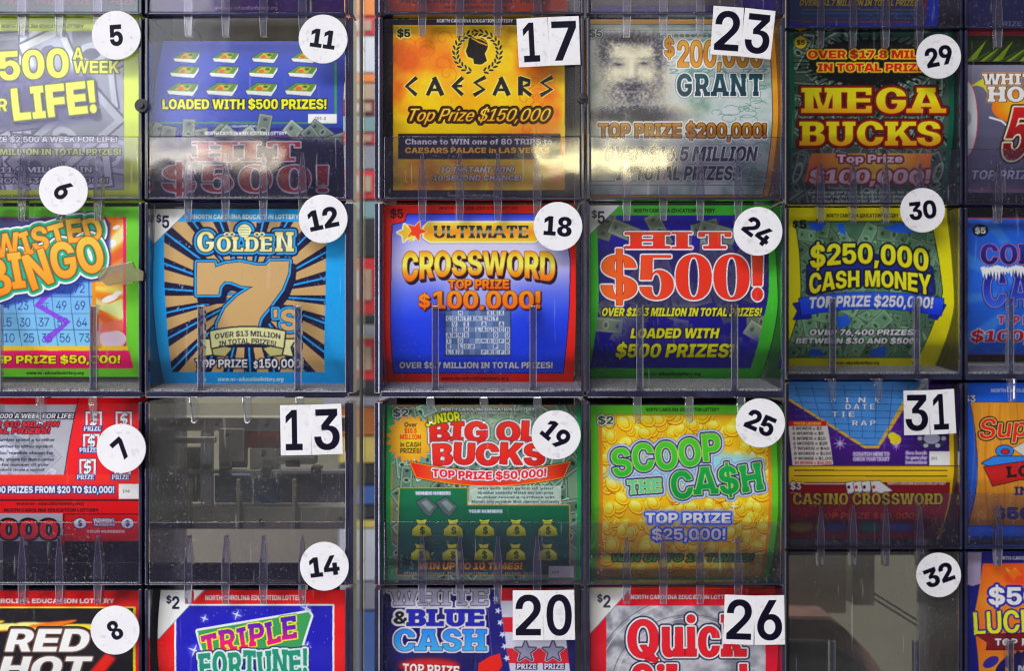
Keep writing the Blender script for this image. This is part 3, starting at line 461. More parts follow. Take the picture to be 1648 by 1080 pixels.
def art_6():
    c = ticket(-90, 332, 227, 607, (112, 188, 62), 'green framed bingo ticket with orange title under round sticker 6', bend(0, .012, .028))
    c.rect(-120, 350, 201, 592, (206, 34, 104)); c.rect(-120, 353, 197, 564, (238, 150, 66))
    for i, (col) in enumerate([(250, 214, 120), (240, 130, 50), (252, 230, 180), (226, 96, 60), (180, 140, 200), (250, 190, 90)] * 5):
        a0, a1 = math.radians(i * 12), math.radians(i * 12 + 9)
        c.poly([(110, 460), (110 + 200 * math.cos(a0), 460 + 200 * math.sin(a0)), (110 + 200 * math.cos(a1), 460 + 200 * math.sin(a1))], col, alpha=.8, soft=2)
    c.rect(197.5, 345, 202, 592, (206, 34, 104)); c.rect(202.5, 330, 240, 600, (112, 188, 62)); c.rect(-120, 330, 240, 349, (112, 188, 62))
    for x, y, a, b in ((186, 366, 6, 3), (178, 392, 8, 6), (176, 480, 14, 5), (188, 472, 8, 4)): c.ell(x, y, a, b, (250, 246, 240), rot=-20)
    c.poly([(156, 496), (196, 480), (197, 512)], (204, 212, 150)); c.ell(180, 545, 22, 15, (212, 190, 206)); c.poly([(163, 520), (197, 513), (197, 530), (160, 535)], (214, 120, 100), soft=1)
    c.rect(-120, 556, 205, 563, (244, 190, 60)); c.poly([(145, 440), (153, 440), (162, 560), (154, 560)], (236, 146, 36))
    c.rect(-120, 444, 147, 556, ('v', [(120, 168, 236), (132, 190, 252)]))
    for k in range(8): c.line([(142 - 30 * k, 446), (151 - 29 * k, 556)], 1.2, (70, 96, 150))
    for y in (449, 477, 504, 530): c.line([(-100, y), (148, y)], 1.2, (70, 96, 150))
    for y, row in ((464, ((70, '12'), (97, '52'), (127, '72'))), (491, ((7, '14'), (37, '23'), (69, 'FREE'), (98, '49'), (128, '69'))), (518, ((10, '15'), (40, '30'), (70, '37'), (100, '59'), (131, '64'))), (543, ((15, '10'), (46, '25'), (75, '35'), (104, '56'), (135, '73')))):
        for x, t in row: c.text(t, x, y, 18, 14 if len(t) < 3 else 8, (44, 62, 120), wx=0)
    c.line([(97, 452), (60, 491), (108, 518), (72, 548)], 12, (132, 62, 196), alpha=.8)
    P = [(-120, 340), (60, 342), (160, 338), (172, 352), (172, 420), (158, 444), (128, 446), (110, 466), (80, 466), (36, 476), (-20, 492), (-120, 500)]
    c.poly([(x + 5, y + 8) for x, y in P], (34, 50, 120), soft=2, alpha=.8)
    o = [(3, (30, 120, 100)), (6.5, (58, 168, 132)), (9.5, (246, 246, 248)), (11.5, (40, 46, 110))]
    J = [(0, 4), (.05, -5), (-.03, 6), (.03, -4)]; g = ('v', [(252, 190, 92), (238, 140, 44)])
    c.text('TWISTED', 62, 386, 206, 38, g, wx=.75, rot=12, out=o, jit=J)
    c.text('BINGO', 72, 428, 192, 58, g, wx=.8, rot=14, out=o, jit=J)
    c.text('TWISTED', 62, 386, 206, 38, g, wx=.75, rot=12, out=[(1.5, (150, 84, 30))], jit=J)
    c.text('BINGO', 72, 428, 192, 58, g, wx=.8, rot=14, out=[(1.5, (150, 84, 30))], jit=J)
    c.rect(-120, 564, 240, 592, (206, 34, 104)); c.poly([(206, 560), (240, 560), (240, 600), (216, 600)], (112, 188, 62))
    c.rect(-120, 592, 240, 615, (112, 188, 62)); c.text('TOP PRIZE $50,000!', 84, 578, 218, 13, (246, 224, 50), wx=.95, out=[(1.5, (120, 20, 50))], jit=[(0, 2), (.04, -3)])
    c.text(WWW, 88, 599, 92, 5.5, (36, 60, 30), wx=.9)
def art_7():
    c = ticket(-90, 640, 231, 872, (196, 28, 40), 'red ticket strip with grey text panel under round sticker 7', bend(0, .012, .03))
    c.rect(-120, 652, 127, 764, (172, 172, 182)); c.bills(22, 9, 30, (-60, 660, 90, 755), LAV, .5)
    c.poly([(127, 640), (240, 640), (240, 770), (103, 770), (106, 750)], (214, 36, 44), out=[(1.5, (50, 40, 60))]); c.rect(-120, 764, 240, 806, ('v', [(226, 58, 46), (190, 24, 40)]))
    c.text('WIN LIFE $1,000 A WEEK FOR LIFE!', 25, 670, 186, 8, (222, 222, 230), wx=.8, shear=.2, out=[(2, (30, 30, 56))])
    c.text('OVER $10 MILLION', 30, 683, 130, 8, (196, 34, 50), wx=.9, shear=.2, out=[(1.5, (40, 30, 50))])
    c.text('IN TOTAL PRIZES!', 10, 694, 140, 8, (196, 34, 50), wx=.9, shear=.2, out=[(1.5, (40, 30, 50))])
    microtext(c, -60, 708, 96, 4, 10.5, 5, (30, 30, 46), 3); microtext(c, -60, 748, 80, 2, 8, 4.5, (40, 40, 56), 4)
    for x, y in ((146, 712), (140, 752), (150, 676), (196, 752), (198, 676)):
        c.rect(x - 13, y - 13, x + 13, y + 13, (232, 232, 238), out=[(1.5, (60, 60, 110))]); c.rect(x - 10, y - 10, x + 10, y + 10, (206, 50, 58))
        c.text('$', x, y, 15, 18, (224, 226, 236), wx=.6, shear=.5, rot=25, out=[(1.2, (58, 62, 100))])
    for x, y in ((141, 725), (137, 768), (193, 768), (148, 690)): c.text('PRIZE', x, y, 28, 7.5, (214, 218, 236), wx=1, wy=.3, serif=.06, out=[(1.8, (54, 44, 110))])
    c.text('40,000 PRIZES FROM $20 TO $10,000!', 76, 788, 214, 11, (236, 238, 246), wx=.9, out=[(2.2, (40, 60, 120))])
    c.rect(190, 779, 229, 803, (232, 231, 236)); c.text('146', 202, 790, 12, 5, (90, 90, 100), wx=.3)
    c.rect(-120, 804, 240, 806, (40, 20, 36))
    c.rect(-120, 806, 240, 826, (226, 24, 34)); c.text(WWW, 80, 810, 108, 5, (50, 10, 20), wx=.8); c.text(NC, 82, 821, 152, 5.5, (40, 10, 20), wx=.9)
    c.rect(-120, 826, 100, 900, (170, 170, 182)); c.text('000', 46, 852, 96, 30, (214, 34, 40), wx=1, out=[(4, (18, 12, 24))])
    c.rect(103, 828, 229, 925, (196, 26, 36), out=[(1.8, (30, 16, 32))])
    for x in (128, 204): c.ell(x, 842, 10, 8, (212, 214, 228), out=[(1.5, (40, 40, 90))]); c.text('$', x, 842, 8, 9, (50, 50, 100), wx=.9)
    c.text('WINNING', 166, 837, 34, 5, (222, 224, 236), wx=.8, out=[(1.3, (40, 40, 90))]); c.text('NUMBERS', 167, 844, 34, 4.5, (222, 224, 236), wx=.8, out=[(1.3, (40, 40, 90))])
    c.text('YOUR NUMBERS', 169, 855, 62, 4.5, (222, 224, 236), wx=.8)
    for x in (145, 200):
        for y in (884, 915): c.text('PRIZE', x, y, 28, 8, (150, 130, 150), wx=.9)
def art_8():
    c = ticket(-90, 951, 234, 1130, (226, 26, 34), 'red bordered black ticket reading red hot under round sticker 8', bend(0, .012, .03))
    c.rect(-120, 977, 217, 1150, (236, 214, 60)); c.rect(-120, 980, 213, 1150, (28, 22, 30))
    c.text(NC, 60, 968, 246, 7.5, WHITE, wx=.85)
    rg = np.random.RandomState(4)
    for i in range(16):
        x, y = rg.rand() * 210 - 60, 1004 + rg.rand() * 12; c.ell(x, y, 22 + 16 * rg.rand(), 3.5, [(240, 206, 60), (226, 120, 40), (250, 236, 150)][i % 3], rot=rg.rand() * 24 - 12, soft=1)
    c.poly([(170, 1050), (140, 1085), (150, 1120), (180, 1120), (165, 1085), (186, 1060)], (206, 44, 36), soft=2)
    for t, x, y, w in (('RED', 77, 1031, 134), ('HOT', 72, 1075, 146)): c.text(t, x, y, w, 36, (244, 242, 246), wx=1, wy=.8, shear=.28, out=[(2.5, (96, 70, 60)), (4.5, (24, 18, 26))])
def art_10():
    c = ticket(240, -70, 553, 22, (76, 34, 112), 'purple ticket bottom edge above round sticker 11', bend(0, .02, .006))
    c.text(WWW, 396, 11, 100, 6, (206, 190, 222), wx=.7); c.rect(c.u0, c.v1 - 4, c.u1, c.v1, (52, 22, 82), raw=True)
def art_11():
    c = ticket(238, 66, 552, 332, (60, 72, 158), 'blue ticket strip with bundles of cash under round sticker 11', bend(0, .03, .02, .5))  # muted print: the haze over this bin is put into its colours
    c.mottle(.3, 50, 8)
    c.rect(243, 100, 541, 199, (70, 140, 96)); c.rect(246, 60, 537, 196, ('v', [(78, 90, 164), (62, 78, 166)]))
    for r, y in enumerate((90, 113, 141)):
        for k in range(4):
            x = 301 + k * 63 + r * -3; s = .85 + .08 * r
            T_ = [(x - 26 * s, y + 4 * s), (x - 8 * s, y - 8 * s), (x + 24 * s, y - 6 * s), (x + 16 * s, y + 6 * s)]
            c.poly([T_[0], T_[1], T_[2], (x + 23 * s, y + 1), (x + 15 * s, y + 13 * s), (x - 23 * s, y + 10 * s)], (206, 208, 206), out=[(1, (52, 60, 120))])
            c.poly(T_, (96, 130, 70)); c.poly([(x - 14 * s, y + 3), (x - 4 * s, y - 5), (x + 14 * s, y - 4), (x + 8 * s, y + 4)], (176, 168, 70)); c.ell(x - 4, y + 1, 5 * s, 3 * s, (196, 104, 56)); c.ell(x + 6, y - 2, 4, 2, (60, 110, 60))
    c.text('LOADED WITH $500 PRIZES!', 393, 167, 264, 16, (240, 236, 40), wx=1, wy=.8, out=[(2, (30, 40, 70))])
    c.rect(495, 183, 541, 198, (230, 230, 236)); c.text('059-0', 515, 190, 18, 5, (90, 90, 110), wx=.3)
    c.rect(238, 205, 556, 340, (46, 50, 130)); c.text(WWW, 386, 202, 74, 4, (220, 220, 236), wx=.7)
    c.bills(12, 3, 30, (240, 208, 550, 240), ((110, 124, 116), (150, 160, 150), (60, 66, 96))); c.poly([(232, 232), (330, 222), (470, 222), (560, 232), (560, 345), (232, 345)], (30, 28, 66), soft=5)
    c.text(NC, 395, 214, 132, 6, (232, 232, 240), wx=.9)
    c.text('HIT', 403, 243, 176, 30, ('h', [(176, 66, 66), (196, 120, 104), (156, 64, 72), (190, 120, 106), (166, 50, 58)]), wx=1, wy=-.1, serif=.1, out=[(2, (206, 206, 214)), (3.5, (40, 36, 70))])
    c.text('$500!', 397, 287, 276, 42, (152, 40, 50), wx=1.1, wy=-.1, serif=.08, out=[(2.4, (196, 196, 208)), (4, (40, 36, 70))])
    c.text('OVER $15.3 MILLION IN TOTAL PRIZES!', 400, 318, 240, 9, (120, 116, 70), wx=.9)
def art_12():
    c = ticket(240, 336, 556, 623, (34, 152, 226), 'bright blue ticket with big tan seven and sunburst under round sticker 12', bend(0, .008, .034))
    c.mottle(.06, 40, 5)
    gold = (186, 156, 112)
    c.poly([(265, 357), (525, 357), (523, 480), (521, 598), (277, 598), (268, 500)], gold)
    def z(pts): return [(220 + x / 3.085, 310 + y / 3.085) for x, y in pts]
    inner = c.a.copy()
    for k in range(22):
        a = math.radians(k * 360 / 22 + 4); da = math.radians(3.6 + 1.2 * (k % 2)); R = 260
        c.poly([(400, 474), (400 + R * math.cos(a - da), 474 + R * math.sin(a - da)), (400 + R * math.cos(a + da), 474 + R * math.sin(a + da))], (24, 22, 58))
        c.line([(400, 474), (400 + R * math.cos(a), 474 + R * math.sin(a))], 3, (44, 150, 220))
    n = noise(c.H, c.W, 9, 3, 2); sp = (n > .8) & (c.a.sum(2) < 130); c.a[sp] = (120, 130, 170)
    m, x, y = c.mask([c.px([(265, 357), (525, 357), (523, 480), (521, 598), (277, 598), (268, 500)])])
    full = np.zeros((c.H, c.W), bool); full[y:y + m.shape[0], x:x + m.shape[1]] = m
    c.a[~full] = inner[~full]
    corner(c, 243, 339, 64, 62, '5')
    c.text(NC, 396, 349, 168, 7.5, (236, 244, 250), wx=.9)
    o = [(2.2, (60, 70, 60)), (5, (40, 150, 214)), (8, (20, 26, 66))]
    cream = ('v', [(206, 196, 138), (240, 236, 200), (214, 200, 140)])
    c.ell(393, 372, 11, 11, (228, 222, 176), out=[(2, (60, 100, 120)), (5, (40, 150, 214)), (7.5, (20, 26, 66))])
    for d in (-1, 1):
        c.text('G', 331, 389, 29, 32, cream, wx=.9, wy=.2, out=o) if d < 0 else c.text('N', 458, 389, 30, 32, cream, wx=.9, wy=.3, serif=.07, out=o)
    c.text('OLDE', 394, 393, 92, 24, cream, wx=.9, wy=.3, serif=.07, out=o)
    c.text('G', 331, 389, 29, 32, cream, wx=.9, wy=.2, out=[(1.4, (70, 80, 70))]); c.text('N', 458, 389, 30, 32, cream, wx=.9, wy=.3, serif=.07, out=[(1.4, (70, 80, 70))]); c.text('OLDE', 394, 393, 92, 24, cream, wx=.9, wy=.3, serif=.07, out=[(1.4, (70, 80, 70))])
    for d in (-1, 1):
        for q in (1, 2): c.ell(393 + d * (12 + 8 * q), 377, 5, 3.6, (214, 206, 160)); c.ell(393 + d * (12 + 8 * q), 377.5, 2.4, 1.6, (60, 80, 90))
    c.ell(393, 372, 10, 10, (232, 226, 180)); 
    for y in (366, 370, 374, 378): c.line([(385, y), (401, y)], 1, (150, 160, 120))
    S7 = z([(300, 345), (385, 345), (390, 370), (440, 352), (510, 344), (600, 362), (640, 360), (662, 340), (755, 340), (750, 400), (720, 478), (660, 560), (612, 620), (600, 660), (608, 720), (398, 720), (402, 650), (440, 570), (500, 512), (575, 466), (520, 462), (470, 442), (435, 440), (413, 465), (406, 505), (300, 505)])
    c.poly([(x + 6, y + 9) for x, y in S7], (24, 24, 62), out=[(6, (24, 24, 62))])
    nn = noise(c.H, c.W, 5, 9, 2)
    c.poly(S7, (190, 160, 116), out=[(1.2, (20, 24, 60)), (4.2, (48, 156, 224)), (6, (20, 24, 60))])
    c.text("'S", 458, 514, 44, 34, (190, 160, 116), wx=.9, out=[(1.2, (20, 24, 60)), (4, (48, 156, 224)), (6, (20, 24, 60))])
    bn = (206, 204, 156); ob = [(1.2, (90, 92, 60)), (2.6, (24, 24, 54))]
    for d in (-1, 1):
        X = lambda x: 398 + d * (x - 398)
        c.poly([(X(322), 546), (X(346), 546), (X(350), 568), (X(326), 572), (X(330), 558)], bn, out=ob)
        c.poly([(X(340), 552), (X(372), 560), (X(362), 572), (X(344), 570)], (176, 172, 120), out=ob)
    t = np.linspace(-1, 1, 17)
    c.poly([(398 + 60 * q, 526 + 7 * q * q) for q in t] + [(398 + 57 * q, 552 + 7 * q * q) for q in t[::-1]], bn, out=ob)
    c.text('OVER $13 MILLION', 398, 536, 106, 8.5, (50, 48, 70), wx=.6, arc=5); c.text('IN TOTAL PRIZES!', 398, 548, 92, 8.5, (50, 48, 70), wx=.6, arc=5)
    c.text('TOP PRIZE', 356, 584, 84, 13.5, (238, 240, 248), wx=.85, out=[(2.2, NAVY)]); c.text('$', 411, 586, 8, 11, (238, 240, 248), wx=.85, out=[(2.2, NAVY)]); c.text('150,000!', 452, 584, 72, 14, (238, 240, 248), wx=.85, out=[(2.2, NAVY)])
    c.text(WWW, 403, 609, 106, 7, (226, 240, 250), wx=.85, shear=.15)
def art_14():
    c = ticket(253, 950, 559, 1130, (228, 30, 36), 'red and blue ticket reading triple fortune under round sticker 14', bend(0, .01, .02))
    corner(c, 259, 953, 70, 76, '2')
    c.text(NC, 410, 963, 160, 8, (244, 236, 240), wx=.9)
    c.rect(281, 973, 537, 1150, (236, 236, 244)); c.rect(284, 976, 534, 1150, ('r', [(56, 60, 220), (30, 28, 176), (34, 30, 160)]))
    c.poly([(255, 949), (331, 949), (255, 1030)], (232, 231, 236)); corner(c, 259, 953, 70, 76, '2')
    rg = np.random.RandomState(2)
    for i in range(60): c.ell(290 + rg.rand() * 240, 980 + rg.rand() * 110, .8, .8, (140, 150, 240))
    for x, y, r in ((329, 996, 8), (381, 990, 10), (492, 980, 11), (493, 1040, 9), (313, 1047, 12)): c.star(x, y, r, (230, 236, 255), 4, .18, 20); c.ell(x, y, r * .8, r * .8, (170, 180, 255), alpha=.35, soft=2)
    c.poly([(318, 1016), (496, 986), (500, 992), (484, 1042), (384, 1052), (332, 1062)], (70, 150, 96), out=[(3.5, (232, 238, 248))])
    J = [(0, 2), (.04, -3)]
    c.text('TRIPLE', 402, 1026, 158, 36, ('v', [(60, 40, 170), (120, 30, 160), (230, 30, 110), (236, 60, 60)]), wx=.8, rot=9.5, shear=.05, skew=-3, jit=J, serif=.05, out=[(2, (236, 230, 70)), (3.2, (60, 140, 90))])
    c.text('FORTUNE!', 408, 1069, 176, 40, (40, 140, 116), wx=.95, wy=.8, rot=2, jit=J, serif=.05, out=[(3, (210, 228, 240)), (5, (26, 30, 90))])
def art_16():
    c = ticket(622, -70, 914, 18, (206, 98, 54), 'orange ticket bottom edge above square sticker 17', bend(0, .02, .006))
    c.text('PRIZES AND MORE INSTANT PRIZES', 765, 0, 240, 8, (120, 76, 80), wx=.9); c.text(WWW, 765, 10, 100, 5, (120, 60, 40), wx=.7)
def art_17():
    c = ticket(614, 22, 926, 320, (30, 27, 38), 'gold and black Roman themed ticket under square sticker 17', bend(0, .012, .02))
    c.rect(633, 40, 908, 305, ('n', [(198, 92, 26), (222, 140, 26), (238, 190, 28), (236, 184, 28)], 60, 4))
    c.ell(770, 170, 110, 60, (240, 196, 30), alpha=.7, soft=18); c.ell(690, 80, 60, 36, (206, 110, 30), alpha=.4, soft=12)
    rg = np.random.RandomState(8)
    for i in range(16):
        x, y = (880 - rg.rand() * 40, 130 + rg.rand() * 80) if i % 2 else (650 + rg.rand() * 80, 60 + rg.rand() * 60)
        t = np.linspace(0, 3 + 2 * rg.rand(), 12); c.line([(x + (3 + 6 * q / 2) * math.cos(q * 1.6), y + (3 + 6 * q / 2) * math.sin(q * 1.6)) for q in t], 2, (204, 96, 30), alpha=.5)
    c.rect(614, 20, 632.5, 325, (30, 27, 38)); c.rect(908, 20, 935, 325, (34, 32, 42))
    c.text(NC, 764, 33, 122, 6, (222, 220, 228), wx=.9); c.text('$5', 650, 53, 22, 13, BLACK, wx=.95, out=[(2, (238, 216, 130))])
    zz = lambda P: [(600 + x / 3.271, y / 3.271) for x, y in P]
    Hd = zz([(505, 200), (520, 188), (545, 205), (575, 198), (598, 215), (606, 240), (598, 262), (588, 282), (600, 318), (572, 338), (532, 336), (527, 308), (500, 298), (488, 268), (499, 240)])
    c.poly(Hd, (34, 28, 30), out=[(2.4, (240, 206, 90))]); c.line(zz([(520, 200), (560, 222), (604, 238)]), 2, (226, 170, 50)); c.line(zz([(540, 196), (575, 208), (600, 222)]), 1.4, (226, 170, 50))
    for sgn in (-1, 1):
        for i in range(13):
            a = math.radians(112 + i * 13.5) if sgn < 0 else math.radians(68 - i * 13.5)
            x, y = 768 + 35 * math.cos(a), 84 + 32 * math.sin(a)
            for q in (-1, 1): c.ell(x + q * 3 * math.cos(a), y + q * 3 * math.sin(a), 4.6, 1.8, (40, 32, 28), rot=math.degrees(a) + 90 * 1 + q * sgn * 35, n=10, out=[(1, (240, 206, 90))])
    def gl(lines):
        for P, w in lines: c.line(zz(P), w + 3.4, (246, 220, 120))
        for P, w in lines: c.line(zz(P), w, (40, 34, 36))
    gl([([(232, 406), (178, 452), (230, 498)], 6.5), ([(288, 500), (330, 408)], 6), ([(322, 405), (366, 500)], 7.5), ([(302, 472), (352, 472)], 4.5),
        ([(474, 406), (422, 452), (472, 498)], 6.5), ([(428, 452), (470, 450)], 4.5), ([(592, 404), (536, 434), (584, 468), (530, 500)], 7),
        ([(636, 500), (678, 408)], 6), ([(670, 405), (714, 500)], 7.5), ([(650, 472), (700, 472)], 4.5),
        ([(775, 402), (775, 500)], 8), ([(770, 408), (822, 424), (818, 444), (778, 458), (830, 500)], 6.5), ([(942, 404), (886, 434), (936, 468), (880, 500)], 7)])
    c.text('Top Prize $150,000', 771, 184, 228, 20, ('v', [(246, 206, 80), (226, 160, 40)]), wx=.35, wy=0, shear=.42, out=[(2.6, (70, 40, 20)), (4.6, (26, 20, 22))])
    c.rect(641, 214, 901, 255, (44, 42, 54))
    c.text('Chance to WIN one of 80 TRIPS to', 770, 227, 236, 9, (206, 204, 212), wx=.7, serif=.03); c.text('CAESARS PALACE in LAS VEGAS', 768, 241, 232, 9, (224, 168, 50), wx=.9, serif=.02)
    c.text('10 INSTANT WIN!', 768, 272, 118, 9, (232, 224, 214), wx=.8, shear=.15, serif=.02, out=[(1, (120, 80, 40))]); c.text('10 SECOND CHANCE!', 768, 285, 142, 9, (232, 224, 214), wx=.8, shear=.15, serif=.02, out=[(1, (120, 80, 40))])
    c.text(WWW, 760, 313, 80, 4.5, (200, 198, 206), wx=.6)
def art_18():
    c = ticket(615, 329, 927, 623, (226, 44, 34), 'red framed blue crossword ticket under round sticker 18', bend(0, .006, .045, .55))
    c.poly([(632, 362), (652, 358), (656, 345), (905, 345), (916, 420), (914, 500), (905, 599), (634, 599)], ('v', [(60, 76, 210), (150, 150, 226), (176, 172, 232), (96, 112, 232), (40, 70, 226), (36, 66, 230), (44, 78, 232)]), out=[(1.5, (30, 24, 90))])
    c.ell(775, 410, 130, 40, (214, 208, 240), alpha=.75, soft=14); c.ell(770, 480, 60, 30, (200, 200, 240), alpha=.6, soft=12)
    c.text(NC, 770, 335, 126, 5.5, (120, 16, 20), wx=.9); c.text('$5', 639, 344, 22, 15, (60, 12, 20), wx=.9)
    c.poly([(690, 358), (860, 358), (868, 366), (870, 380), (860, 389), (692, 389), (682, 382), (682, 366)], ('v', [(250, 206, 80), (238, 146, 40), (250, 196, 70)]), out=[(2.5, (252, 236, 190)), (3.5, (120, 90, 160))])
    c.star(655, 375, 15, (246, 186, 60), 5, .5, -15, out=[(2.5, (250, 230, 210))]); c.star(670, 372, 17, (226, 70, 36), 5, .45, 20, out=[(1, (250, 210, 120))]); c.star(662, 384, 7, (250, 210, 90), 5, .45, 0)
    c.text('ULTIMATE', 774, 373, 154, 20, ('v', [(40, 44, 50), (40, 50, 50), (150, 170, 160), (40, 44, 50), (60, 50, 50)]), wx=.75, wy=.4, serif=.02)
    g = ('v', [(232, 150, 36), (250, 220, 90), (252, 226, 110), (232, 150, 40), (214, 104, 30)])
    c.text('CROSSWORD', 770, 423, 246, 38, g, wx=.95, wy=.7, arc=7, grow=.28, out=[(1.2, (150, 76, 30))], shadow=(3, 5, (34, 22, 40)))
    og = ('v', [(242, 150, 40), (226, 104, 24)])
    c.text('TOP PRIZE', 770, 457, 98, 15, og, wx=1, wy=.8, out=[(1, (130, 50, 20))], shadow=(2, 2, (60, 30, 50)))
    c.text('$', 683, 484, 20, 21, og, wx=1, wy=.8, out=[(1, (130, 50, 20))], shadow=(2, 3, (60, 30, 50)))
    c.text('100,000!', 783, 482, 174, 28, og, wx=1, wy=.8, out=[(1, (130, 50, 20))], shadow=(2, 3, (60, 30, 50)))
    c.rect(715, 498, 822, 573, (52, 60, 100)); c.rect(717, 500, 820, 571, (90, 110, 150))
    rows = ['  H    XEX', 'CONTINENT ', ' V I  A  A', ' E M LAUNCH', 'ARMS    O U', 'T O  UNDOFM', 'E LOW   F O', 'LIZ   PREFER'.replace(' ', ' ')]
    for r, t in enumerate(rows):
        for k, ch in enumerate(t[:11]):
            if ch != ' ':
                x, y = 722 + 9.4 * k, 500 + 9 * r + 3
                c.rect(x - 4.3, y - 4, x + 4.3, y + 4, (190, 202, 226)); c.text(ch, x, y, 5.5, 6, (60, 66, 110), wx=.7)
            elif (r + k) % 2: x, y = 722 + 9.4 * k, 503 + 9 * r; c.rect(x - 4.3, y - 4, x + 4.3, y + 4, (110, 132, 176))
    c.text('OVER $5.7 MILLION IN TOTAL PRIZES!', 766, 587, 246, 10, (236, 238, 248), wx=.9, out=[(1, (30, 40, 130))])
    c.text(WWW, 764, 608, 108, 5.5, (70, 10, 20), wx=.9)
def bag(c, x, y):
    g = (190, 194, 60)
    c.poly([(x - 16, y + 12), (x - 15, y + 2), (x - 6, y - 6), (x - 9, y - 14), (x - 2, y - 12), (x + 8, y - 14), (x + 5, y - 6), (x + 14, y + 1), (x + 16, y + 12), (x, y + 14)], ('v', [(206, 206, 80), g, (140, 150, 40)]), out=[(1, (30, 50, 30))])
    c.line([(x - 6, y - 6), (x + 5, y - 6)], 1.5, (80, 90, 30)); c.text('$', x + 1, y + 4, 9, 11, (40, 60, 30), wx=.7)
def art_19():
    c = ticket(621, 652, 936, 942, (46, 168, 96), 'green junior bucks ticket with money bags under round sticker 19', bend(0, .012, .02, .5))
    c.rect(630, 652, 929, 936, (226, 126, 50)); c.rect(632, 654, 927, 934, (112, 138, 118))
    c.bills(150, 19, 24, (636, 660, 925, 930), ((96, 128, 112), (164, 186, 166), (34, 60, 58)), .9); c.ell(770, 690, 90, 40, (170, 190, 160), alpha=.6, soft=12)
    c.rect(c.u0, c.v0, c.u0 + 9, c.v1, (46, 168, 96), raw=True); c.rect(c.u1 - 9, c.v0, c.u1, c.v1, (40, 150, 96), raw=True)
    c.text(NC, 785, 659, 150, 5.5, (226, 232, 226), wx=.8, out=[(1.2, (80, 100, 90))]); c.text(WWW, 785, 665, 90, 4, (226, 232, 226), wx=.7, out=[(1, (80, 100, 90))])
    c.text('$2', 645, 665, 26, 13, (70, 84, 90), wx=.9, out=[(1.5, (210, 218, 214)), (2.6, (40, 54, 56))])
    c.star(661, 707, 41, ('r', [(250, 206, 60), (240, 150, 50)]), 18, .78)
    for t, y, col in (('Over', 684, (70, 50, 20)), ('$15.5', 694, (206, 50, 30)), ('MILLION', 704, (206, 50, 30)), ('in CASH', 716, (70, 70, 20)), ('PRIZES!', 726, (70, 70, 20))): c.text(t, 661, y, 20 if len(t) < 6 else 34, 8, col, wx=.8)
    J = [(0, 2), (.03, -3)]
    r_ = ('v', [(226, 60, 40), (196, 40, 40)]); o = [(1.2, (120, 20, 30)), (3.6, (226, 222, 226)), (5, (70, 100, 110))]
    c.text("BIG OL'", 786, 696, 192, 32, r_, wx=1.1, wy=.85, jit=J, out=o); c.text('BUCKS', 786, 732, 182, 34, r_, wx=1.1, wy=.85, jit=J, out=o)
    c.text('JUNIOR', 712, 673, 56, 15, (232, 226, 50), wx=.9, rot=10, arc=3, out=[(1.8, (60, 90, 40))])
    t = np.linspace(-1, 1, 21); c.poly([(788 + 128 * q, 758 - 14 * q * q + 0 * q) for q in t] + [(788 + 118 * q, 782 - 14 * q * q) for q in t[::-1]], ('h', [(200, 40, 30), (240, 110, 40), (226, 60, 40), (226, 60, 40), (240, 100, 40), (190, 40, 34)]), out=[(1, (230, 190, 60)), (2.2, (70, 30, 40))])
    c.text('TOP PRIZE $50,000!', 787, 766, 184, 13, (206, 36, 60), wx=1, arc=-5, jit=J, out=[(2, (236, 226, 236)), (3, (110, 30, 70))])
    c.poly([(644, 786), (752, 786), (752, 814), (915, 814), (915, 925), (640, 925)], ('v', [(24, 112, 76), (26, 90, 74), (24, 70, 66)]), out=[(1.5, (196, 150, 70))])
    c.rect(755, 782, 902, 812, (188, 202, 196), alpha=.75); microtext(c, 758, 786, 900, 4, 7.2, 4.5, (60, 76, 86), 12)
    c.text('WINNING NUMBERS', 697, 794, 56, 5, (214, 222, 226), wx=.8, out=[(1, (110, 130, 150))]); c.text('YOUR NUMBERS', 781, 823, 54, 5, (214, 222, 226), wx=.8, out=[(1, (110, 130, 150))])
    for x in (688, 720): c.poly([(x - 18, 808), (x - 2, 800), (x + 16, 816), (x + 4, 832), (x - 6, 826)], (86, 100, 104), out=[(1.2, (30, 50, 50))]); c.poly([(x - 10, 809), (x - 2, 805), (x + 10, 816), (x + 3, 824)], (126, 140, 140))
    for k in range(5): bag(c, 679 + 50.4 * k, 850); bag(c, 677 + 50.8 * k, 889)
    c.text('WIN UP TO 10 TIMES!', 757, 911, 166, 11, (236, 176, 60), wx=1, shear=.1, out=[(1.8, (120, 30, 30))]); c.rect(882, 911, 922, 930, (226, 225, 230)); c.text('059', 893, 921, 12, 4, (110, 110, 120), wx=.3)
    microtext(c, 640, 922, 870, 1, 6, 4, (150, 160, 150), 2)
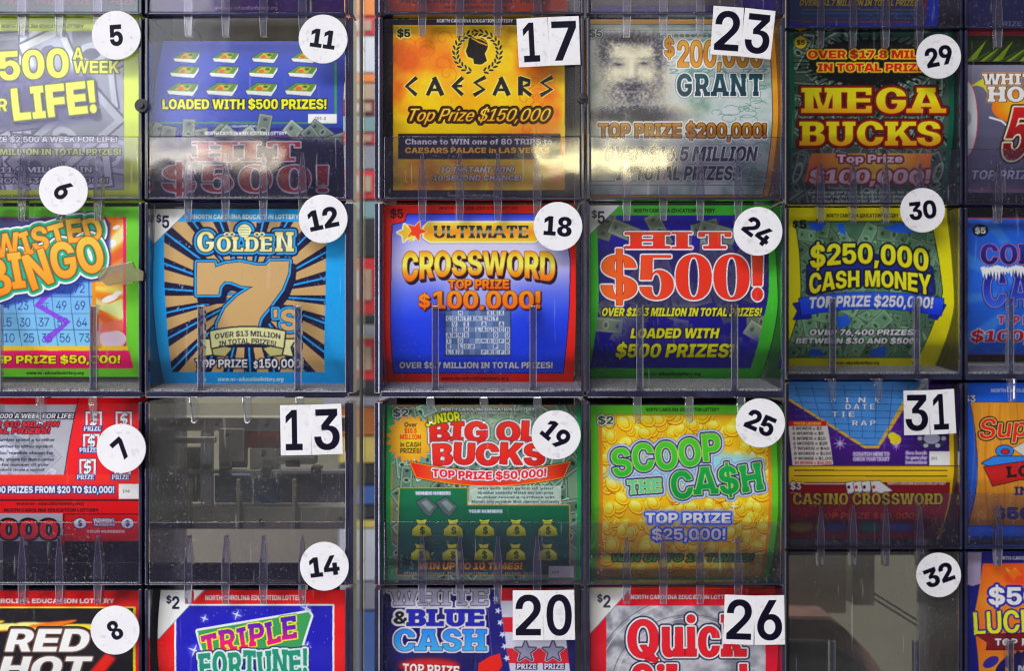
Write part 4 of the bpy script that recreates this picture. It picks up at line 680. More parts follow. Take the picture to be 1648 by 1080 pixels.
def art_20():
    c = ticket(617, 947, 926, 1130, (28, 22, 92), 'navy ticket reading white and blue cash under square sticker 20', bend(0, .012, .02))
    c.mottle(.4, 16, 4)
    c.poly([(798, 940), (940, 940), (940, 1130), (826, 1130)], (196, 196, 214))
    for k in range(6): y = 952 + 50 * k; c.poly([(798, y - 8), (940, y - 8), (940, y + 16), (800, y + 16)], (190, 34, 52))
    c.poly([(910, 1030), (940, 1030), (940, 1130), (922, 1130)], (30, 24, 90)); c.poly([(782, 940), (800, 940), (828, 1130), (800, 1130)], (36, 34, 110), out=[(1, (90, 90, 170))])
    for k in range(7): c.star(794 + k * 3.5, 946 + k * 19, 6, (200, 204, 232), 5, .42, k * 8)
    o = [(1, (60, 56, 96)), (3.6, (206, 204, 214))]
    c.text('WHITE', 709, 962, 160, 26, (168, 164, 188), wx=.9, wy=.3, serif=.09, out=o)
    c.text('&', 645, 995, 24, 20, (24, 22, 34), wx=.9, out=[(3.6, (206, 204, 214))])
    c.text('BLUE', 720, 995, 126, 26, (34, 38, 158), wx=1, wy=.4, serif=.09, out=o); c.text('CASH', 709, 1031, 150, 34, ('v', [(50, 132, 236), (70, 164, 250)]), wx=1, wy=.5, serif=.08, out=o)
    c.ell(690, 1072, 50, 12, (190, 40, 40), soft=4); c.text('TOP PRIZE', 694, 1078, 92, 15, (234, 232, 238), wx=.8, serif=.05, out=[(1.4, (150, 20, 30))], rot=-3)
    c.poly([(770, 1068), (786, 1058), (804, 1052), (808, 1072), (796, 1090), (768, 1090)], (222, 44, 30))
    for x in (845, 889): c.star(x, 1049, 18, (140, 140, 166), 5, .42, 0, out=[(2, (58, 56, 84)), (3, (200, 200, 214))]); c.text('PRIZE', x + 2, 1073, 32, 9, (214, 212, 224), wx=.9, serif=.05, out=[(1.8, (58, 40, 80))])
def art_22():
    c = ticket(946, -70, 1250, 26, (66, 48, 134), 'purple ticket bottom edge above square sticker 23', bend(0, .02, .006)); c.mottle(.3, 30, 2)
    c.rect(c.u0, c.v1 - 26, c.u1 - 70, c.v1 - 18, (120, 116, 96), raw=True)
def art_23():
    c = ticket(941, 31, 1256, 324, (216, 152, 54), 'bank note styled ticket with bearded portrait under square sticker 23', bend(0, .022, .045, .55))
    c.mottle(.2, 40, 3)
    c.rect(c.u0 + 5, c.v0 + 10, c.u1 - 15, c.v1 - 12, ('n', [(120, 146, 138), (166, 182, 178), (190, 198, 200), (196, 200, 206)], 36, 9), raw=True, out=[(1.5, (60, 84, 80))])
    rg = np.random.RandomState(5)
    for i in range(60):
        x, y = 1080 + rg.rand() * 150, 50 + rg.rand() * 240; t = np.linspace(0, 4, 10); r = 4 + 8 * rg.rand()
        c.line([(x + r * math.cos(q * 1.3 + i) * (1 + q / 5), y + r * .7 * math.sin(q * 1.3 + i)) for q in t], 1.3, (60, 116, 96), alpha=.55)
    for y in (48, 290, 296): c.line([(950, y), (1236, y)], 1, (70, 94, 90))
    for x in range(1070, 1220, 9): c.ell(x, 57, 4, 2.6, (96, 128, 116))
    # a generic bearded man, engraved tone built from soft light and dark areas
    yy, xx = np.mgrid[0:c.H, 0:c.W]; U = c.T([(1016., 118.)])[0]; X = xx / c.k + c.u0 - U[0]; Y = yy / c.k + c.v0 - U[1]
    X = X + 3 * (noise(c.H, c.W, 14 * c.k, 21) - .5); Y = Y + 5 * (noise(c.H, c.W, 12 * c.k, 22) - .5)
    gs = lambda x, y, rx, ry, p=2: np.exp(-(np.abs((X - x) / rx) ** p + np.abs((Y - y) / ry) ** p))
    Lm = .74 + 0 * X
    for x, y, rx, ry, am in ((0, -62, 52, 17, -.62), (-46, -34, 14, 32, -.46), (50, -34, 15, 34, -.5), (0, 40, 50, 30, -.5), (-20, -17, 15, 8, -.26), (21, -17, 15, 8, -.28), (-20, -17, 7, 2.6, -.3), (21, -17, 7, 2.6, -.3), (-21, -27, 15, 3, -.22), (22, -27, 15, 3, -.24),
                             (9, -4, 4, 15, -.12), (0, 9, 10, 3, -.24), (0, 19, 32, 6, -.26), (0, 26, 13, 2.2, -.16), (-4, -46, 34, 12, .16), (1, -6, 4, 15, .12), (-28, 2, 13, 12, .1), (28, 2, 11, 12, .06), (-16, 52, 16, 18, .16), (14, 46, 13, 18, .12), (0, 72, 96, 15, -.62), (-8, 70, 8, 8, .25), (44, 0, 8, 24, -.14)):
        Lm += am * gs(x, y, rx, ry)
    hair = np.clip(gs(0, -62, 56, 20) + gs(-46, -34, 18, 36) + gs(50, -34, 18, 36) + gs(0, 40, 56, 36), 0, 1)
    st = noise(c.H, c.W, 3.2 * c.k, 31, 2) - .5; Lm += st * .55 * hair + (noise(c.H, c.W, 9 * c.k, 33, 3) - .5) * .16
    Lm += .05 * np.sin((yy / c.k + .35 * X + 10 * Lm) * 2.2)
    al = np.clip(1.25 * np.maximum(gs(2, -8, 64, 74, 4), gs(0, 70, 98, 22, 4)), 0, 1)[..., None] * .97
    tone = lerp([(54, 52, 62), (112, 108, 116), (170, 164, 150), (214, 208, 184), (232, 228, 212)], np.clip((Lm - .5) * 1.25 + .46, 0, 1))
    c.a[:] = c.a * (1 - al) + tone * al
    m = noise(c.H, c.W, 3, 7, 2)
    c.text('$5', 959, 53, 22, 13, (70, 80, 84), wx=.9, out=[(1.4, (214, 220, 220)), (2.4, (60, 74, 76))])
    gg = ('v', [(224, 172, 60), (190, 126, 36), (226, 176, 70)])
    c.text('$', 1077, 76, 17, 30, gg, wx=.8, out=[(1.2, (96, 70, 30)), (3, (236, 236, 240))]); c.text('200,000', 1158, 86, 138, 42, gg, wx=.75, out=[(1.2, (96, 70, 30)), (3.2, (236, 236, 240))])
    c.text('2 2 0 A   7 7', 1155, 114, 160, 8, (110, 150, 146), wx=.4)
    c.text('GRANT', 1158, 136, 140, 36, ('v', [(40, 84, 92), (28, 54, 72)]), wx=.85, track=.06, serif=.04, out=[(2.2, (226, 232, 234)), (3, (90, 110, 116))])
    c.text('TOP PRIZE $200,000!', 1098, 209, 270, 24, ('v', [(216, 160, 54), (150, 96, 30), (206, 150, 50)]), wx=.9, out=[(1.4, (60, 44, 30)), (3.4, (232, 230, 226))])
    o = [(1.8, (222, 226, 230)), (2.8, (120, 136, 144))]
    c.text('OVER $16.5 MILLION', 1095, 246, 246, 24, (34, 48, 76), wx=.8, shear=.18, out=o); c.text('IN TOTAL PRIZES', 1086, 277, 186, 23, (34, 48, 76), wx=.8, shear=.15, out=o)
    c.text('0', 1196, 280, 20, 28, (150, 172, 168), wx=.2, shear=.5)
def art_24():
    c = ticket(944, 330, 1252, 612, (76, 178, 62), 'green framed blue hit ticket with red numerals under round sticker 24', bend(0, .03, .075, .55, 1.6))
    P = [(960, 347), (1220, 347), (1236, 405), (1236, 470), (1228, 510), (1207, 592), (950, 592), (962, 510), (964, 470)]
    c.poly(P, (38, 30, 146)); old = c.a.copy()
    c.bills(46, 24, 28, (960, 350, 1235, 590), ((112, 126, 110), (150, 158, 140), (74, 82, 92)), .85); c.poly([(960, 395), (1240, 395), (1240, 495), (960, 495)], (44, 36, 84), soft=8, alpha=.75)
    c.poly([(960, 545), (1240, 545), (1240, 600), (940, 600)], (36, 28, 146), soft=8, alpha=.95); c.poly([(1000, 512), (1180, 512), (1180, 560), (1000, 560)], (36, 30, 120), soft=12, alpha=.8)
    m, x, y = c.mask([c.px(P)]); full = np.zeros((c.H, c.W), bool); full[y:y + m.shape[0], x:x + m.shape[1]] = m
    c.a[~full] = old[~full]
    corner(c, 944, 332, 56, 54, '5', (50, 50, 60)); c.text(NC, 1085, 339, 130, 6, (24, 50, 24), wx=.9)
    r_ = ('v', [(236, 84, 50), (224, 50, 40)]); o = [(.8, (150, 30, 30)), (3, (238, 238, 244)), (4.4, (50, 40, 90))]
    c.text('HIT', 1098, 387, 172, 26, r_, wx=1, wy=-.1, serif=.11, out=o)
    c.text('$500', 1086, 446, 242, 70, ('h', [(240, 110, 44), (232, 64, 40), (228, 56, 40)]), wx=1.1, wy=-.5, out=o); c.text('!', 1218, 446, 21, 74, r_, wx=1, out=o)
    yl = (240, 234, 40); oy = [(1.8, (34, 30, 70))]
    c.text('OVER $15.3 MILLION IN TOTAL PRIZES!', 1097, 502, 256, 13, yl, wx=.95, shear=.2, out=oy); c.text('LOADED WITH', 1086, 536, 142, 16, yl, wx=1, shear=.18, out=oy); c.text('$500 PRIZES!', 1086, 564, 190, 22, yl, wx=1, shear=.2, out=oy)
    c.text(WWW, 1078, 601, 98, 6, (22, 50, 22), wx=.9)
def art_25():
    c = ticket(951, 652, 1262, 944, (104, 188, 54), 'green framed ticket of gold coins reading scoop the cash under sticker 25', bend(0, .014, .05, .5))
    c.rect(c.u0 + 14, c.v0 + 16, c.u1 - 21, c.v1 - 20, (236, 142, 40), raw=True); c.rect(c.u0 + 20, c.v0 + 18, c.u1 - 26, c.v1 - 22, (236, 180, 40), raw=True)
    old = c.a.copy(); rg = np.random.RandomState(6)
    for i in range(330):
        x, y = 965 + rg.rand() * 285, 660 + rg.rand() * 270; r = 9 + 5 * rg.rand(); a = rg.rand() * 180
        c.ell(x, y + 1.5, r * 1.1, r * .85, (178, 104, 18), a, 16, alpha=.95); c.ell(x, y, r * 1.05, r * .8, (252, 212, 50), a, 16); c.ell(x, y, r * .84, r * .62, (222, 156, 26), a, 16); c.ell(x - 1, y - 1, r * .72, r * .52, ('v', [(255, 240, 150), (246, 190, 34)]), a, 14)
    m, x, y = c.mask([np.array([(20, 18), (c.u1 - c.u0 - 26, 18), (c.u1 - c.u0 - 26, c.v1 - c.v0 - 22), (20, c.v1 - c.v0 - 22)]) * c.k])
    full = np.zeros((c.H, c.W), bool); full[y:y + m.shape[0], x:x + m.shape[1]] = m; c.a[~full] = old[~full]
    c.text(NC, 1098, 660, 118, 6, (44, 80, 30), wx=.9); c.text('$2', 975, 677, 26, 13, (60, 70, 60), wx=.9, out=[(1.5, (220, 226, 214)), (2.6, (50, 70, 50))])
    J = [(0, 3), (.05, -3), (0, 2)]
    c.ell(1102, 755, 130, 26, (150, 200, 216), rot=-4, soft=6)
    O = lambda k: [(1.4, (190, 206, 120)), (3.6, (44, 50, 110)), (6, (186, 196, 216)), (7.4, (120, 140, 170))][:k]
    for k in (4, 2):
        c.text('SCOOP', 1072, 734, 178, 44, ('v', [(96, 196, 60), (60, 170, 64)]), wx=.7, rot=7, skew=-2, jit=J, out=O(k)); c.text('THE', 1038, 783, 56, 22, (110, 190, 150), wx=.9, rot=4, serif=.06, out=O(k))
        c.text('CA$H', 1153, 775, 150, 44, ('v', [(30, 160, 84), (20, 136, 70)]), wx=.75, rot=6, jit=J, serif=.03, out=O(k))
    o = [(2, (40, 70, 190)), (3.6, (120, 150, 220))]
    c.text('TOP PRIZE', 1107, 834, 138, 17, (240, 242, 250), wx=1, out=o, glow=(5, (120, 140, 220))); c.text('$25,000!', 1108, 860, 120, 18, (226, 226, 240), wx=.8, out=o)
    c.text('WIN UP TO 10 TIMES!', 1098, 898, 228, 12, (90, 150, 50), wx=1, shear=.25, out=[(2, (30, 60, 30))])
    for x, y in ((1180, 815), (1182, 872)): c.star(x, y, 8, (255, 250, 220), 4, .25)
def art_26():
    c = ticket(950, 945, 1258, 1130, (222, 28, 54), 'red ticket with silver coin face under square sticker 26', bend(0, .012, .02))
    c.rect(976, 976, 1231, 1150, ('n', [(120, 120, 132), (164, 164, 174), (196, 196, 204), (140, 140, 152)], 30, 4))
    for k, r in enumerate((120, 126, 150, 156, 190)): t = np.linspace(2.2, 5.2, 40); c.line([(1110 + r * math.cos(q), 1110 + r * .95 * math.sin(q)) for q in t], 1.4, [(214, 214, 222), (90, 90, 104)][k % 2], alpha=.8)
    c.rect(940, 940, 975.5, 1150, (222, 28, 54)); c.rect(940, 940, 1270, 976, (222, 28, 54)); c.rect(1232, 940, 1270, 1150, (206, 28, 60))
    corner(c, 953, 951, 62, 70, '2', (60, 60, 80)); c.text(NC, 1098, 962, 166, 7, (240, 232, 238), wx=.95)
    r_ = ('v', [(222, 44, 60), (206, 30, 50)]); o = [(1, (140, 20, 40)), (3.6, (234, 234, 240)), (6, (34, 34, 70))]
    c.text('Q', 1035, 1029, 52, 60, r_, wx=.85, wy=.3, out=o); c.poly([(1030, 1056), (1062, 1058), (1056, 1068), (1040, 1064)], (214, 36, 54))
    c.text('uick', 1131, 1024, 136, 66, r_, wx=.85, wy=.3, serif=.05, out=o); c.text('Q', 1035, 1029, 52, 60, r_, wx=.85, wy=.3, out=o[:1])
    c.text('Silver!', 1110, 1100, 190, 60, r_, wx=.85, wy=.3, serif=.05, out=o)
def art_28(): 
    c = ticket(1266, -70, 1512, 47, (22, 60, 186), 'blue ticket bottom edge with yellow line above round sticker 29', bend(.13, .02, .006))
    c.poly([(1260, -40), (1490, -40), (1484, 34), (1260, 30)], (40, 70, 110)); c.text('OVER $41.7 MILLION IN TOTAL PRIZES', 1382, 3, 190, 10, (190, 170, 60), wx=.9, shear=.2, out=[(1.4, (40, 40, 50))])
    for y in (14, 20, 28, 34): c.line([(1290, y), (1480, y)], 1.6, [(60, 110, 130), (120, 110, 70)][y % 4 // 2])
    c.line([(1262, 31), (1480, 33)], 2, (150, 50, 50)); c.poly([(1482, -40), (1494, -40), (1486, 40), (1478, 40)], (130, 60, 50))
def art_29():
    c = ticket(1270, 52, 1538, 333, (8, 62, 50), 'dark green ticket reading mega bucks under round sticker 29', bend(.13, .008, .03))
    c.rect(c.u0 + 10, c.v0 + 10, c.u1 - 12, c.v1 - 8, (70, 90, 80), raw=True); c.bills(110, 29, 24, (1282, 66, 1526, 320), ((62, 82, 74), (132, 150, 138), (16, 30, 28)), .9)
    c.rect(c.u0, c.v0, c.u0 + 11, c.v1, (24, 92, 74), raw=True); c.rect(c.u1 - 13, c.v0, c.u1, c.v1, (24, 88, 72), raw=True)
    for k in range(44):
        a = k * 2 * math.pi / 44; c.poly([(1400 + 90 * math.cos(a - .05), 100 + 34 * math.sin(a - .05)), (1400 + 128 * math.cos(a), 100 + 48 * math.sin(a)), (1400 + 90 * math.cos(a + .05), 100 + 34 * math.sin(a + .05))], (8, 14, 14))
    c.ell(1400, 100, 98, 37, (10, 16, 16))
    c.ell(1289, 68, 10, 10, (226, 196, 40), out=[(1, (70, 60, 20))]); c.text('$5', 1289, 68, 14, 8, (60, 44, 20), wx=.9)
    o = [(2.4, (240, 206, 60)), (4, (70, 40, 20))]
    c.text('OVER $17.8 MILLION', 1416, 87, 232, 13, (196, 34, 30), wx=1, out=o); c.text('IN TOTAL PRIZES', 1410, 108, 188, 13, (196, 34, 30), wx=1, out=o)
    g = ('v', [(252, 214, 40), (250, 216, 40), (226, 160, 24)]); o = [(.7, (200, 80, 20)), (4.6, (116, 14, 12)), (6.4, (46, 12, 14))]
    c.text('MEGA', 1407, 161, 228, 40, g, wx=1, wy=.3, serif=.08, out=o, skew=0); c.text('BUCKS', 1404, 214, 230, 38, g, wx=1, wy=.3, serif=.07, out=o)
    c.poly([(1306, 246), (1500, 246), (1492, 292), (1294, 292)], ('h', [(206, 104, 40), (200, 160, 50), (226, 190, 60), (206, 110, 40)])); c.text('Top Prize', 1400, 254, 106, 13, (232, 206, 214), wx=1, out=[(2, (140, 30, 60)), (3.4, (90, 30, 40))])
    c.text('$100,000!', 1400, 283, 196, 22, (214, 196, 204), wx=1, wy=.8, shear=.15, out=[(2, (170, 60, 80)), (3.6, (110, 40, 50))])
    for x in (1284, 1510): c.text('0', x, 277, 16, 32, (150, 170, 150), wx=.2, shear=.3)
    microtext(c, 1300, 308, 1490, 3, 7, 4.5, (190, 196, 196), 7)
def art_30():
    c = ticket(1263, 334, 1538, 599, (234, 216, 26), 'yellow framed cash ticket with blue ribbon under round sticker 30', bend(.13, .022, .06, .58, 1.5))
    P = [(1281, 357), (1498, 357), (1510, 420), (1516, 470), (1508, 500), (1477, 574), (1262, 574), (1284, 510), (1290, 470), (1288, 410)]
    c.poly(P, (88, 128, 104), out=[(1.6, (24, 30, 26))]); old = c.a.copy()
    c.bills(120, 31, 24, (1265, 357, 1515, 574), ((98, 136, 108), (134, 164, 138), (54, 78, 66)), .85)
    for Q in ([(1300, 358), (1330, 358), (1322, 372), (1306, 370)], [(1348, 360), (1358, 360), (1362, 380), (1350, 372)], [(1420, 366), (1450, 358), (1470, 376), (1440, 374)], [(1306, 560), (1320, 562), (1330, 572), (1300, 572)], [(1402, 562), (1426, 556), (1426, 572), (1400, 573)], [(1344, 510), (1364, 506), (1370, 520), (1350, 530)]): c.poly(Q, (44, 100, 210))
    m, x, y = c.mask([c.px(P)]); full = np.zeros((c.H, c.W), bool); full[y:y + m.shape[0], x:x + m.shape[1]] = m
    c.a[~full] = old[~full]
    c.text(NC, 1388, 347, 116, 6, (50, 46, 20), wx=.9); c.text('$', 1280, 361, 9, 11, BLACK, wx=.9); c.text('5', 1293, 361, 12, 14, BLACK, wx=.95)
    c.poly([(1303, 430), (1400, 412), (1496, 432), (1500, 470), (1400, 452), (1303, 470)], (36, 50, 130), out=[(7, (30, 40, 100))])
    yl = ('v', [(250, 236, 70), (232, 206, 40)]); o = [(2, (20, 22, 22)), (3.6, (20, 26, 60))]
    c.text('$250,000', 1399, 408, 192, 32, yl, wx=.95, wy=.8, arc=9, grow=.15, skew=3, out=o); c.text('CASH MONEY', 1400, 448, 196, 26, yl, wx=.9, wy=.8, arc=10, grow=.3, skew=1, out=o)
    rb = (30, 66, 206); t = np.linspace(-1, 1, 17)
    c.poly([(1276, 488), (1300, 484), (1306, 512), (1277, 514), (1284, 500)], (24, 46, 150), out=[(1, (16, 20, 70))]); c.poly([(1522, 490), (1498, 484), (1494, 510), (1508, 514), (1516, 502)], (24, 46, 150), out=[(1, (16, 20, 70))])
    c.poly([(1402 + 116 * q, 470 + 10 * q * q) for q in t] + [(1402 + 112 * q, 496 + 12 * q * q) for q in t[::-1]], ('v', [(50, 96, 236), (28, 60, 200)]), out=[(1.4, (20, 26, 90))])
    c.text('TOP PRIZE $250,000!', 1402, 484, 200, 18, (212, 214, 226), wx=.9, shear=.12, arc=3, out=[(1.4, (60, 80, 150))])
    c.text('OVER 76,400 PRIZES!', 1389, 534, 172, 9.5, (222, 222, 228), wx=1, shear=.2, out=[(1.8, (40, 50, 60))]); c.text('BETWEEN $30 AND $500!', 1379, 548, 196, 9.5, (222, 222, 228), wx=1, shear=.2, out=[(1.8, (40, 50, 60))])
    c.text(WWW, 1376, 583, 78, 5.5, (60, 56, 24), wx=.9)
def art_31():
    c = ticket(1266, 614, 1536, 868, (226, 186, 44), 'purple and maroon casino crossword strip under square sticker 31', bend(.13, .012, .04, .5))
    c.rect(1266, 630, 1527, 749, ('r', [(110, 40, 150), (76, 28, 128), (60, 20, 110)]))
    c.poly([(1266, 612), (1500, 612), (1466, 640), (1414, 722), (1391, 722), (1266, 643)], (206, 170, 60)); c.poly([(1270, 612), (1494, 612), (1456, 640), (1411, 718), (1393, 718), (1268, 640)], (84, 142, 206)); 
    for k in range(9): c.line([(1280 + 26 * k, 620), (1300 + 20 * k + 8, 705)], 1, (40, 84, 150)); c.line([(1280, 626 + 11 * k), (1470, 630 + 11 * k)], 1, (40, 84, 150))
    for t, x, y, n in (('I N V', 1390, 644, 60), ('DATE', 1384, 655, 48), ('TIE', 1357, 667, 38), ('RAP', 1390, 681, 38)): c.text(t, x, y, n, 8.5, (220, 230, 244), wx=.5, track=.25, out=[(1, (50, 90, 160))])
    c.poly([(1527, 610), (1545, 610), (1545, 760), (1527, 760)], (226, 186, 44)); c.poly([(1500, 612), (1528, 612), (1528, 700), (1454, 645), (1466, 640)], (76, 28, 128))
    c.poly([(1268, 680), (1326, 680), (1332, 686), (1341, 748), (1276, 750)], (214, 208, 206)); c.rect(1268, 678, 1330, 686, (190, 36, 44)); c.text('PRIZE LEGEND', 1300, 682, 44, 4.5, (236, 190, 80), wx=.9)
    for i, t in enumerate(('3 WORDS = $3', '4 WORDS = $5', '5 WORDS = $10', '6 WORDS = $25', '7 WORDS = $40', '8 WORDS = $100', '9 WORDS = $1,000')): c.text(t, 1299 + i * 1.8, 690 + 8 * i, 48 + 2.4 * i, 5, (50, 44, 60), wx=.7)
    c.text('10 WORDS = $50,000', 1309, 745, 60, 5, (190, 40, 50), wx=.8)
    c.ell(1441, 708, 9, 9, (236, 206, 50)); c.ell(1436, 702, 7, 6, (236, 206, 50)); c.star(1352, 714, 12, (200, 180, 230), 8, .2); c.star(1442, 718, 9, (180, 150, 220), 8, .2)
    for i, t in enumerate(('SCRATCH HERE TO', 'CHECK YOUR TICKET')): c.text(t, 1402, 731 + 8 * i, 58, 5.5, (214, 206, 226), wx=.6, out=[(1.6, (120, 100, 160))])
    for i, t in enumerate(('See back', 'for game play', 'instructions')): c.text(t, 1474, 729 + 7.5 * i, 34, 5, (214, 206, 226), wx=.6, out=[(1.6, (120, 100, 160))])
    c.ell(1499, 706, 24, 17, (60, 56, 100)); c.ell(1499, 706, 13, 9, (190, 190, 214)); 
    for k in range(6): a = k * 1.05; c.ell(1499 + 19 * math.cos(a), 706 + 13 * math.sin(a), 4, 3.4, (200, 200, 220))
    c.rect(1495, 727, 1528, 750, (226, 225, 230)); c.text('196', 1503, 738, 10, 4.5, (100, 100, 110), wx=.3)
    for y in (757, 766): c.line([(1278, y), (1524, y + .5)], 1.6, (60, 46, 26))
    c.line([(1266, 750), (1536, 750)], 1.5, (110, 80, 30))
    c.text('$3', 1280, 782, 18, 11, (236, 230, 230), wx=.8); c.rect(1268, 776, 1528, 880, ('v', [(122, 24, 36), (150, 30, 40), (96, 20, 34)])); c.poly([(1530, 776), (1550, 776), (1550, 880), (1500, 880), (1518, 840), (1527, 800)], (214, 176, 40))
    c.rect(1268, 776, 1295, 779, (226, 186, 44)); c.text('$3', 1281, 782, 18, 12, (236, 230, 230), wx=.8, out=[(1.2, (80, 20, 30))]); c.line([(1294, 779), (1360, 779)], 2, (200, 190, 190)); c.text(NC, 1475, 778, 94, 4.5, (226, 216, 216), wx=.8)
    for k, x in enumerate((1366, 1378, 1391, 1406)): c.poly([(x - 5, 778 - k), (x + 9, 774), (x + 30 if k == 3 else x + 10, 790), (x - 1, 796)], (228, 226, 230), out=[(1, (60, 40, 50))]); c.ell(x, 784, 2.4, 3, [(40, 40, 50), (190, 30, 40)][k % 2])
    c.text('CASINO CROSSWORD', 1397, 803, 242, 18, (222, 190, 50), wx=.95, wy=.3, serif=.05, out=[(1.6, (40, 20, 24)), (3, (140, 30, 40))])
    c.text('TOP PRIZE $50,000!', 1396, 830, 160, 10, (206, 80, 40), wx=1, shear=.2, out=[(1.4, (80, 20, 20))])
    for x, col in ((1290, (130, 110, 50)), (1345, (60, 60, 110)), (1400, (40, 90, 80)), (1450, (70, 70, 130))): c.ell(x, 848, 20, 9, col, soft=2)
def art_34():
    c = ticket(1556, -70, 1770, 98, (30, 34, 92), 'dark ticket with red band and lime grass above the grey ticket', bend(.13, .02, .006))
    c.rect(1550, 44, 1800, 60, (130, 36, 56)); c.rect(1550, 56, 1800, 110, (40, 50, 34))
    for k in range(26): x = 1555 + k * 7; c.poly([(x, 98), (x + 34, 62 + (k * 37) % 20), (x + 14, 98)], [(120, 140, 36), (66, 86, 40), (44, 58, 34)][k % 3])
    c.text('PRIZE', 1625, 37, 40, 8, (150, 150, 190), wx=.8)
def art_35():
    c = ticket(1552, 104, 1790, 310, (132, 132, 150), 'silver grey ticket with white stencilled letters at the right edge', bend(.13, .012, .03))
    c.rect(1552, 104, 1800, 310, ('v', [(128, 126, 146), (92, 90, 114), (120, 118, 140)])); c.ell(1555, 190, 18, 60, (196, 196, 206), out=[(1.4, (190, 60, 80))]); c.ell(1557, 190, 7, 12, (150, 152, 160))
    c.line([(1592, 188), (1612, 194), (1632, 212)], 3, (226, 226, 232)); c.ell(1640, 172, 44, 26, ('r', [(250, 206, 60), (226, 120, 30)]))
    for q in (0, 1, 2): c.poly([(1560 + 8 * q, 140 - 4 * q), (1595, 118 + 14 * q), (1596, 130 + 14 * q)], (206, 206, 60))
    o = [(1.4, (60, 50, 50)), (2.6, (226, 150, 50))]
    c.text('WHITE', 1632, 127, 100, 17, (230, 230, 236), wx=1, wy=.6, serif=.05, out=o); c.text('HOT', 1634, 151, 88, 24, (230, 230, 236), wx=1, wy=.6, serif=.05, out=o)
    c.text("5'S", 1672, 214, 110, 84, ('v', [(190, 40, 40), (110, 20, 30)]), wx=.9, shear=.25, out=[(3, (226, 216, 190)), (6, (60, 30, 30))])
    c.text('TOP PRIZE', 1615, 280, 104, 15, (200, 200, 216), wx=.9, shear=.2, out=[(1.6, (50, 52, 80))]); c.line([(1552, 302), (1780, 303)], 1.5, (170, 60, 80))
def art_36():
    c = ticket(1556, 350, 1800, 572, (46, 104, 206), 'icy blue ticket with snow capped letters at the right edge', bend(.13, .03, .05, .45))
    for k in range(12):
        a = math.radians(-100 + k * 30); c.poly([(1660, 470), (1660 + 300 * math.cos(a), 470 + 300 * math.sin(a)), (1660 + 300 * math.cos(a + .16), 470 + 300 * math.sin(a + .16))], (80, 142, 232), alpha=.7, soft=3)
    c.rect(c.u0, c.v0, c.u0 + 2.5, c.v1, (150, 40, 60), raw=True); c.rect(c.u0, c.v0, c.u1, c.v0 + 3, (150, 40, 60), raw=True); c.rect(c.u0, c.v1 - 4, c.u1, c.v1, (120, 40, 80), raw=True)
    c.ell(1578, 371, 13, 10, (26, 26, 50)); c.text('$5', 1578, 371, 18, 10, (222, 224, 232), wx=.95)
    c.text('COLD', 1636, 409, 116, 32, ('v', [(40, 60, 160), (26, 30, 100)]), wx=1, wy=.5, serif=.05, out=[(1.4, (196, 120, 110)), (3, (60, 90, 190))])
    c.text('CASH', 1662, 464, 160, 58, ('v', [(24, 34, 100), (44, 60, 170), (70, 110, 220)]), wx=1, wy=.6, serif=.05, out=[(1.6, (150, 140, 190)), (3.4, (40, 50, 130))])
    rg = np.random.RandomState(3)
    for k in range(24): x = 1582 + k * 5; c.poly([(x - 4, 430 + 4 * math.sin(k)), (x + 4, 428), (x + 1, 440 + 14 * rg.rand())], (226, 234, 246))
    c.text('TOP PRIZE', 1652, 514, 92, 13, (170, 44, 70), wx=.9, out=[(1.2, (210, 200, 230))]); c.text('$100,000!', 1648, 540, 172, 18, (166, 30, 54), wx=1, wy=.6, shear=.15, out=[(1.4, (226, 216, 232))])
def art_37():
    c = ticket(1550, 616, 1800, 872, (36, 100, 226), 'wood patterned blue edged ticket at the right edge of the frame', bend(.13, .014, .04, .55))
    c.poly([(1562, 648), (1800, 648), (1800, 845), (1558, 845), (1573, 780), (1574, 740), (1570, 690)], (216, 152, 56), out=[(1.4, (30, 30, 60))]); old = c.a.copy()
    for k in range(20): x = 1565 + 12 * k; t = np.linspace(0, 1, 9); c.line([(x + 4 * math.sin(k + 5 * q), 650 + 194 * q) for q in t], 2 + k % 3, [(184, 116, 40), (230, 176, 80)][k % 2], alpha=.5)
    c.text(NC, 1665, 629, 140, 5.5, (200, 206, 230), wx=.8); c.text('$3', 1561, 642, 20, 11, (190, 200, 220), wx=.8, out=[(1.4, (40, 50, 90))])
    c.text('Super', 1636, 687, 120, 32, (206, 50, 44), wx=.35, shear=.2, rot=4, out=[(1.6, (240, 200, 120)), (4, (30, 26, 36))])
    c.ell(1617, 726, 14, 9, (60, 130, 226), out=[(1.6, (26, 30, 50))]); c.ell(1618, 727, 6, 4, (180, 40, 40), out=[(1.4, (26, 30, 50))]); c.poly([(1580, 746), (1600, 735), (1660, 735), (1660, 752), (1600, 752)], (60, 130, 226), out=[(1.6, (26, 30, 50))])
    c.poly([(1630, 722), (1660, 706), (1680, 720), (1650, 735)], (206, 204, 196), out=[(1, (60, 60, 60))])
    c.poly([(1584, 752), (1700, 736), (1740, 760), (1740, 770), (1640, 772), (1598, 782)], (182, 40, 40), out=[(1.6, (40, 20, 24))]); c.text('LOOT', 1662, 757, 84, 18, (40, 20, 26), wx=.8, serif=.06, rot=4)
    c.text('INSTANT', 1680, 790, 96, 14, (40, 50, 110), wx=.9, serif=.05); c.text('$50,000', 1668, 826, 140, 18, (36, 60, 150), wx=.9, serif=.05, out=[(1.2, (30, 30, 60))])
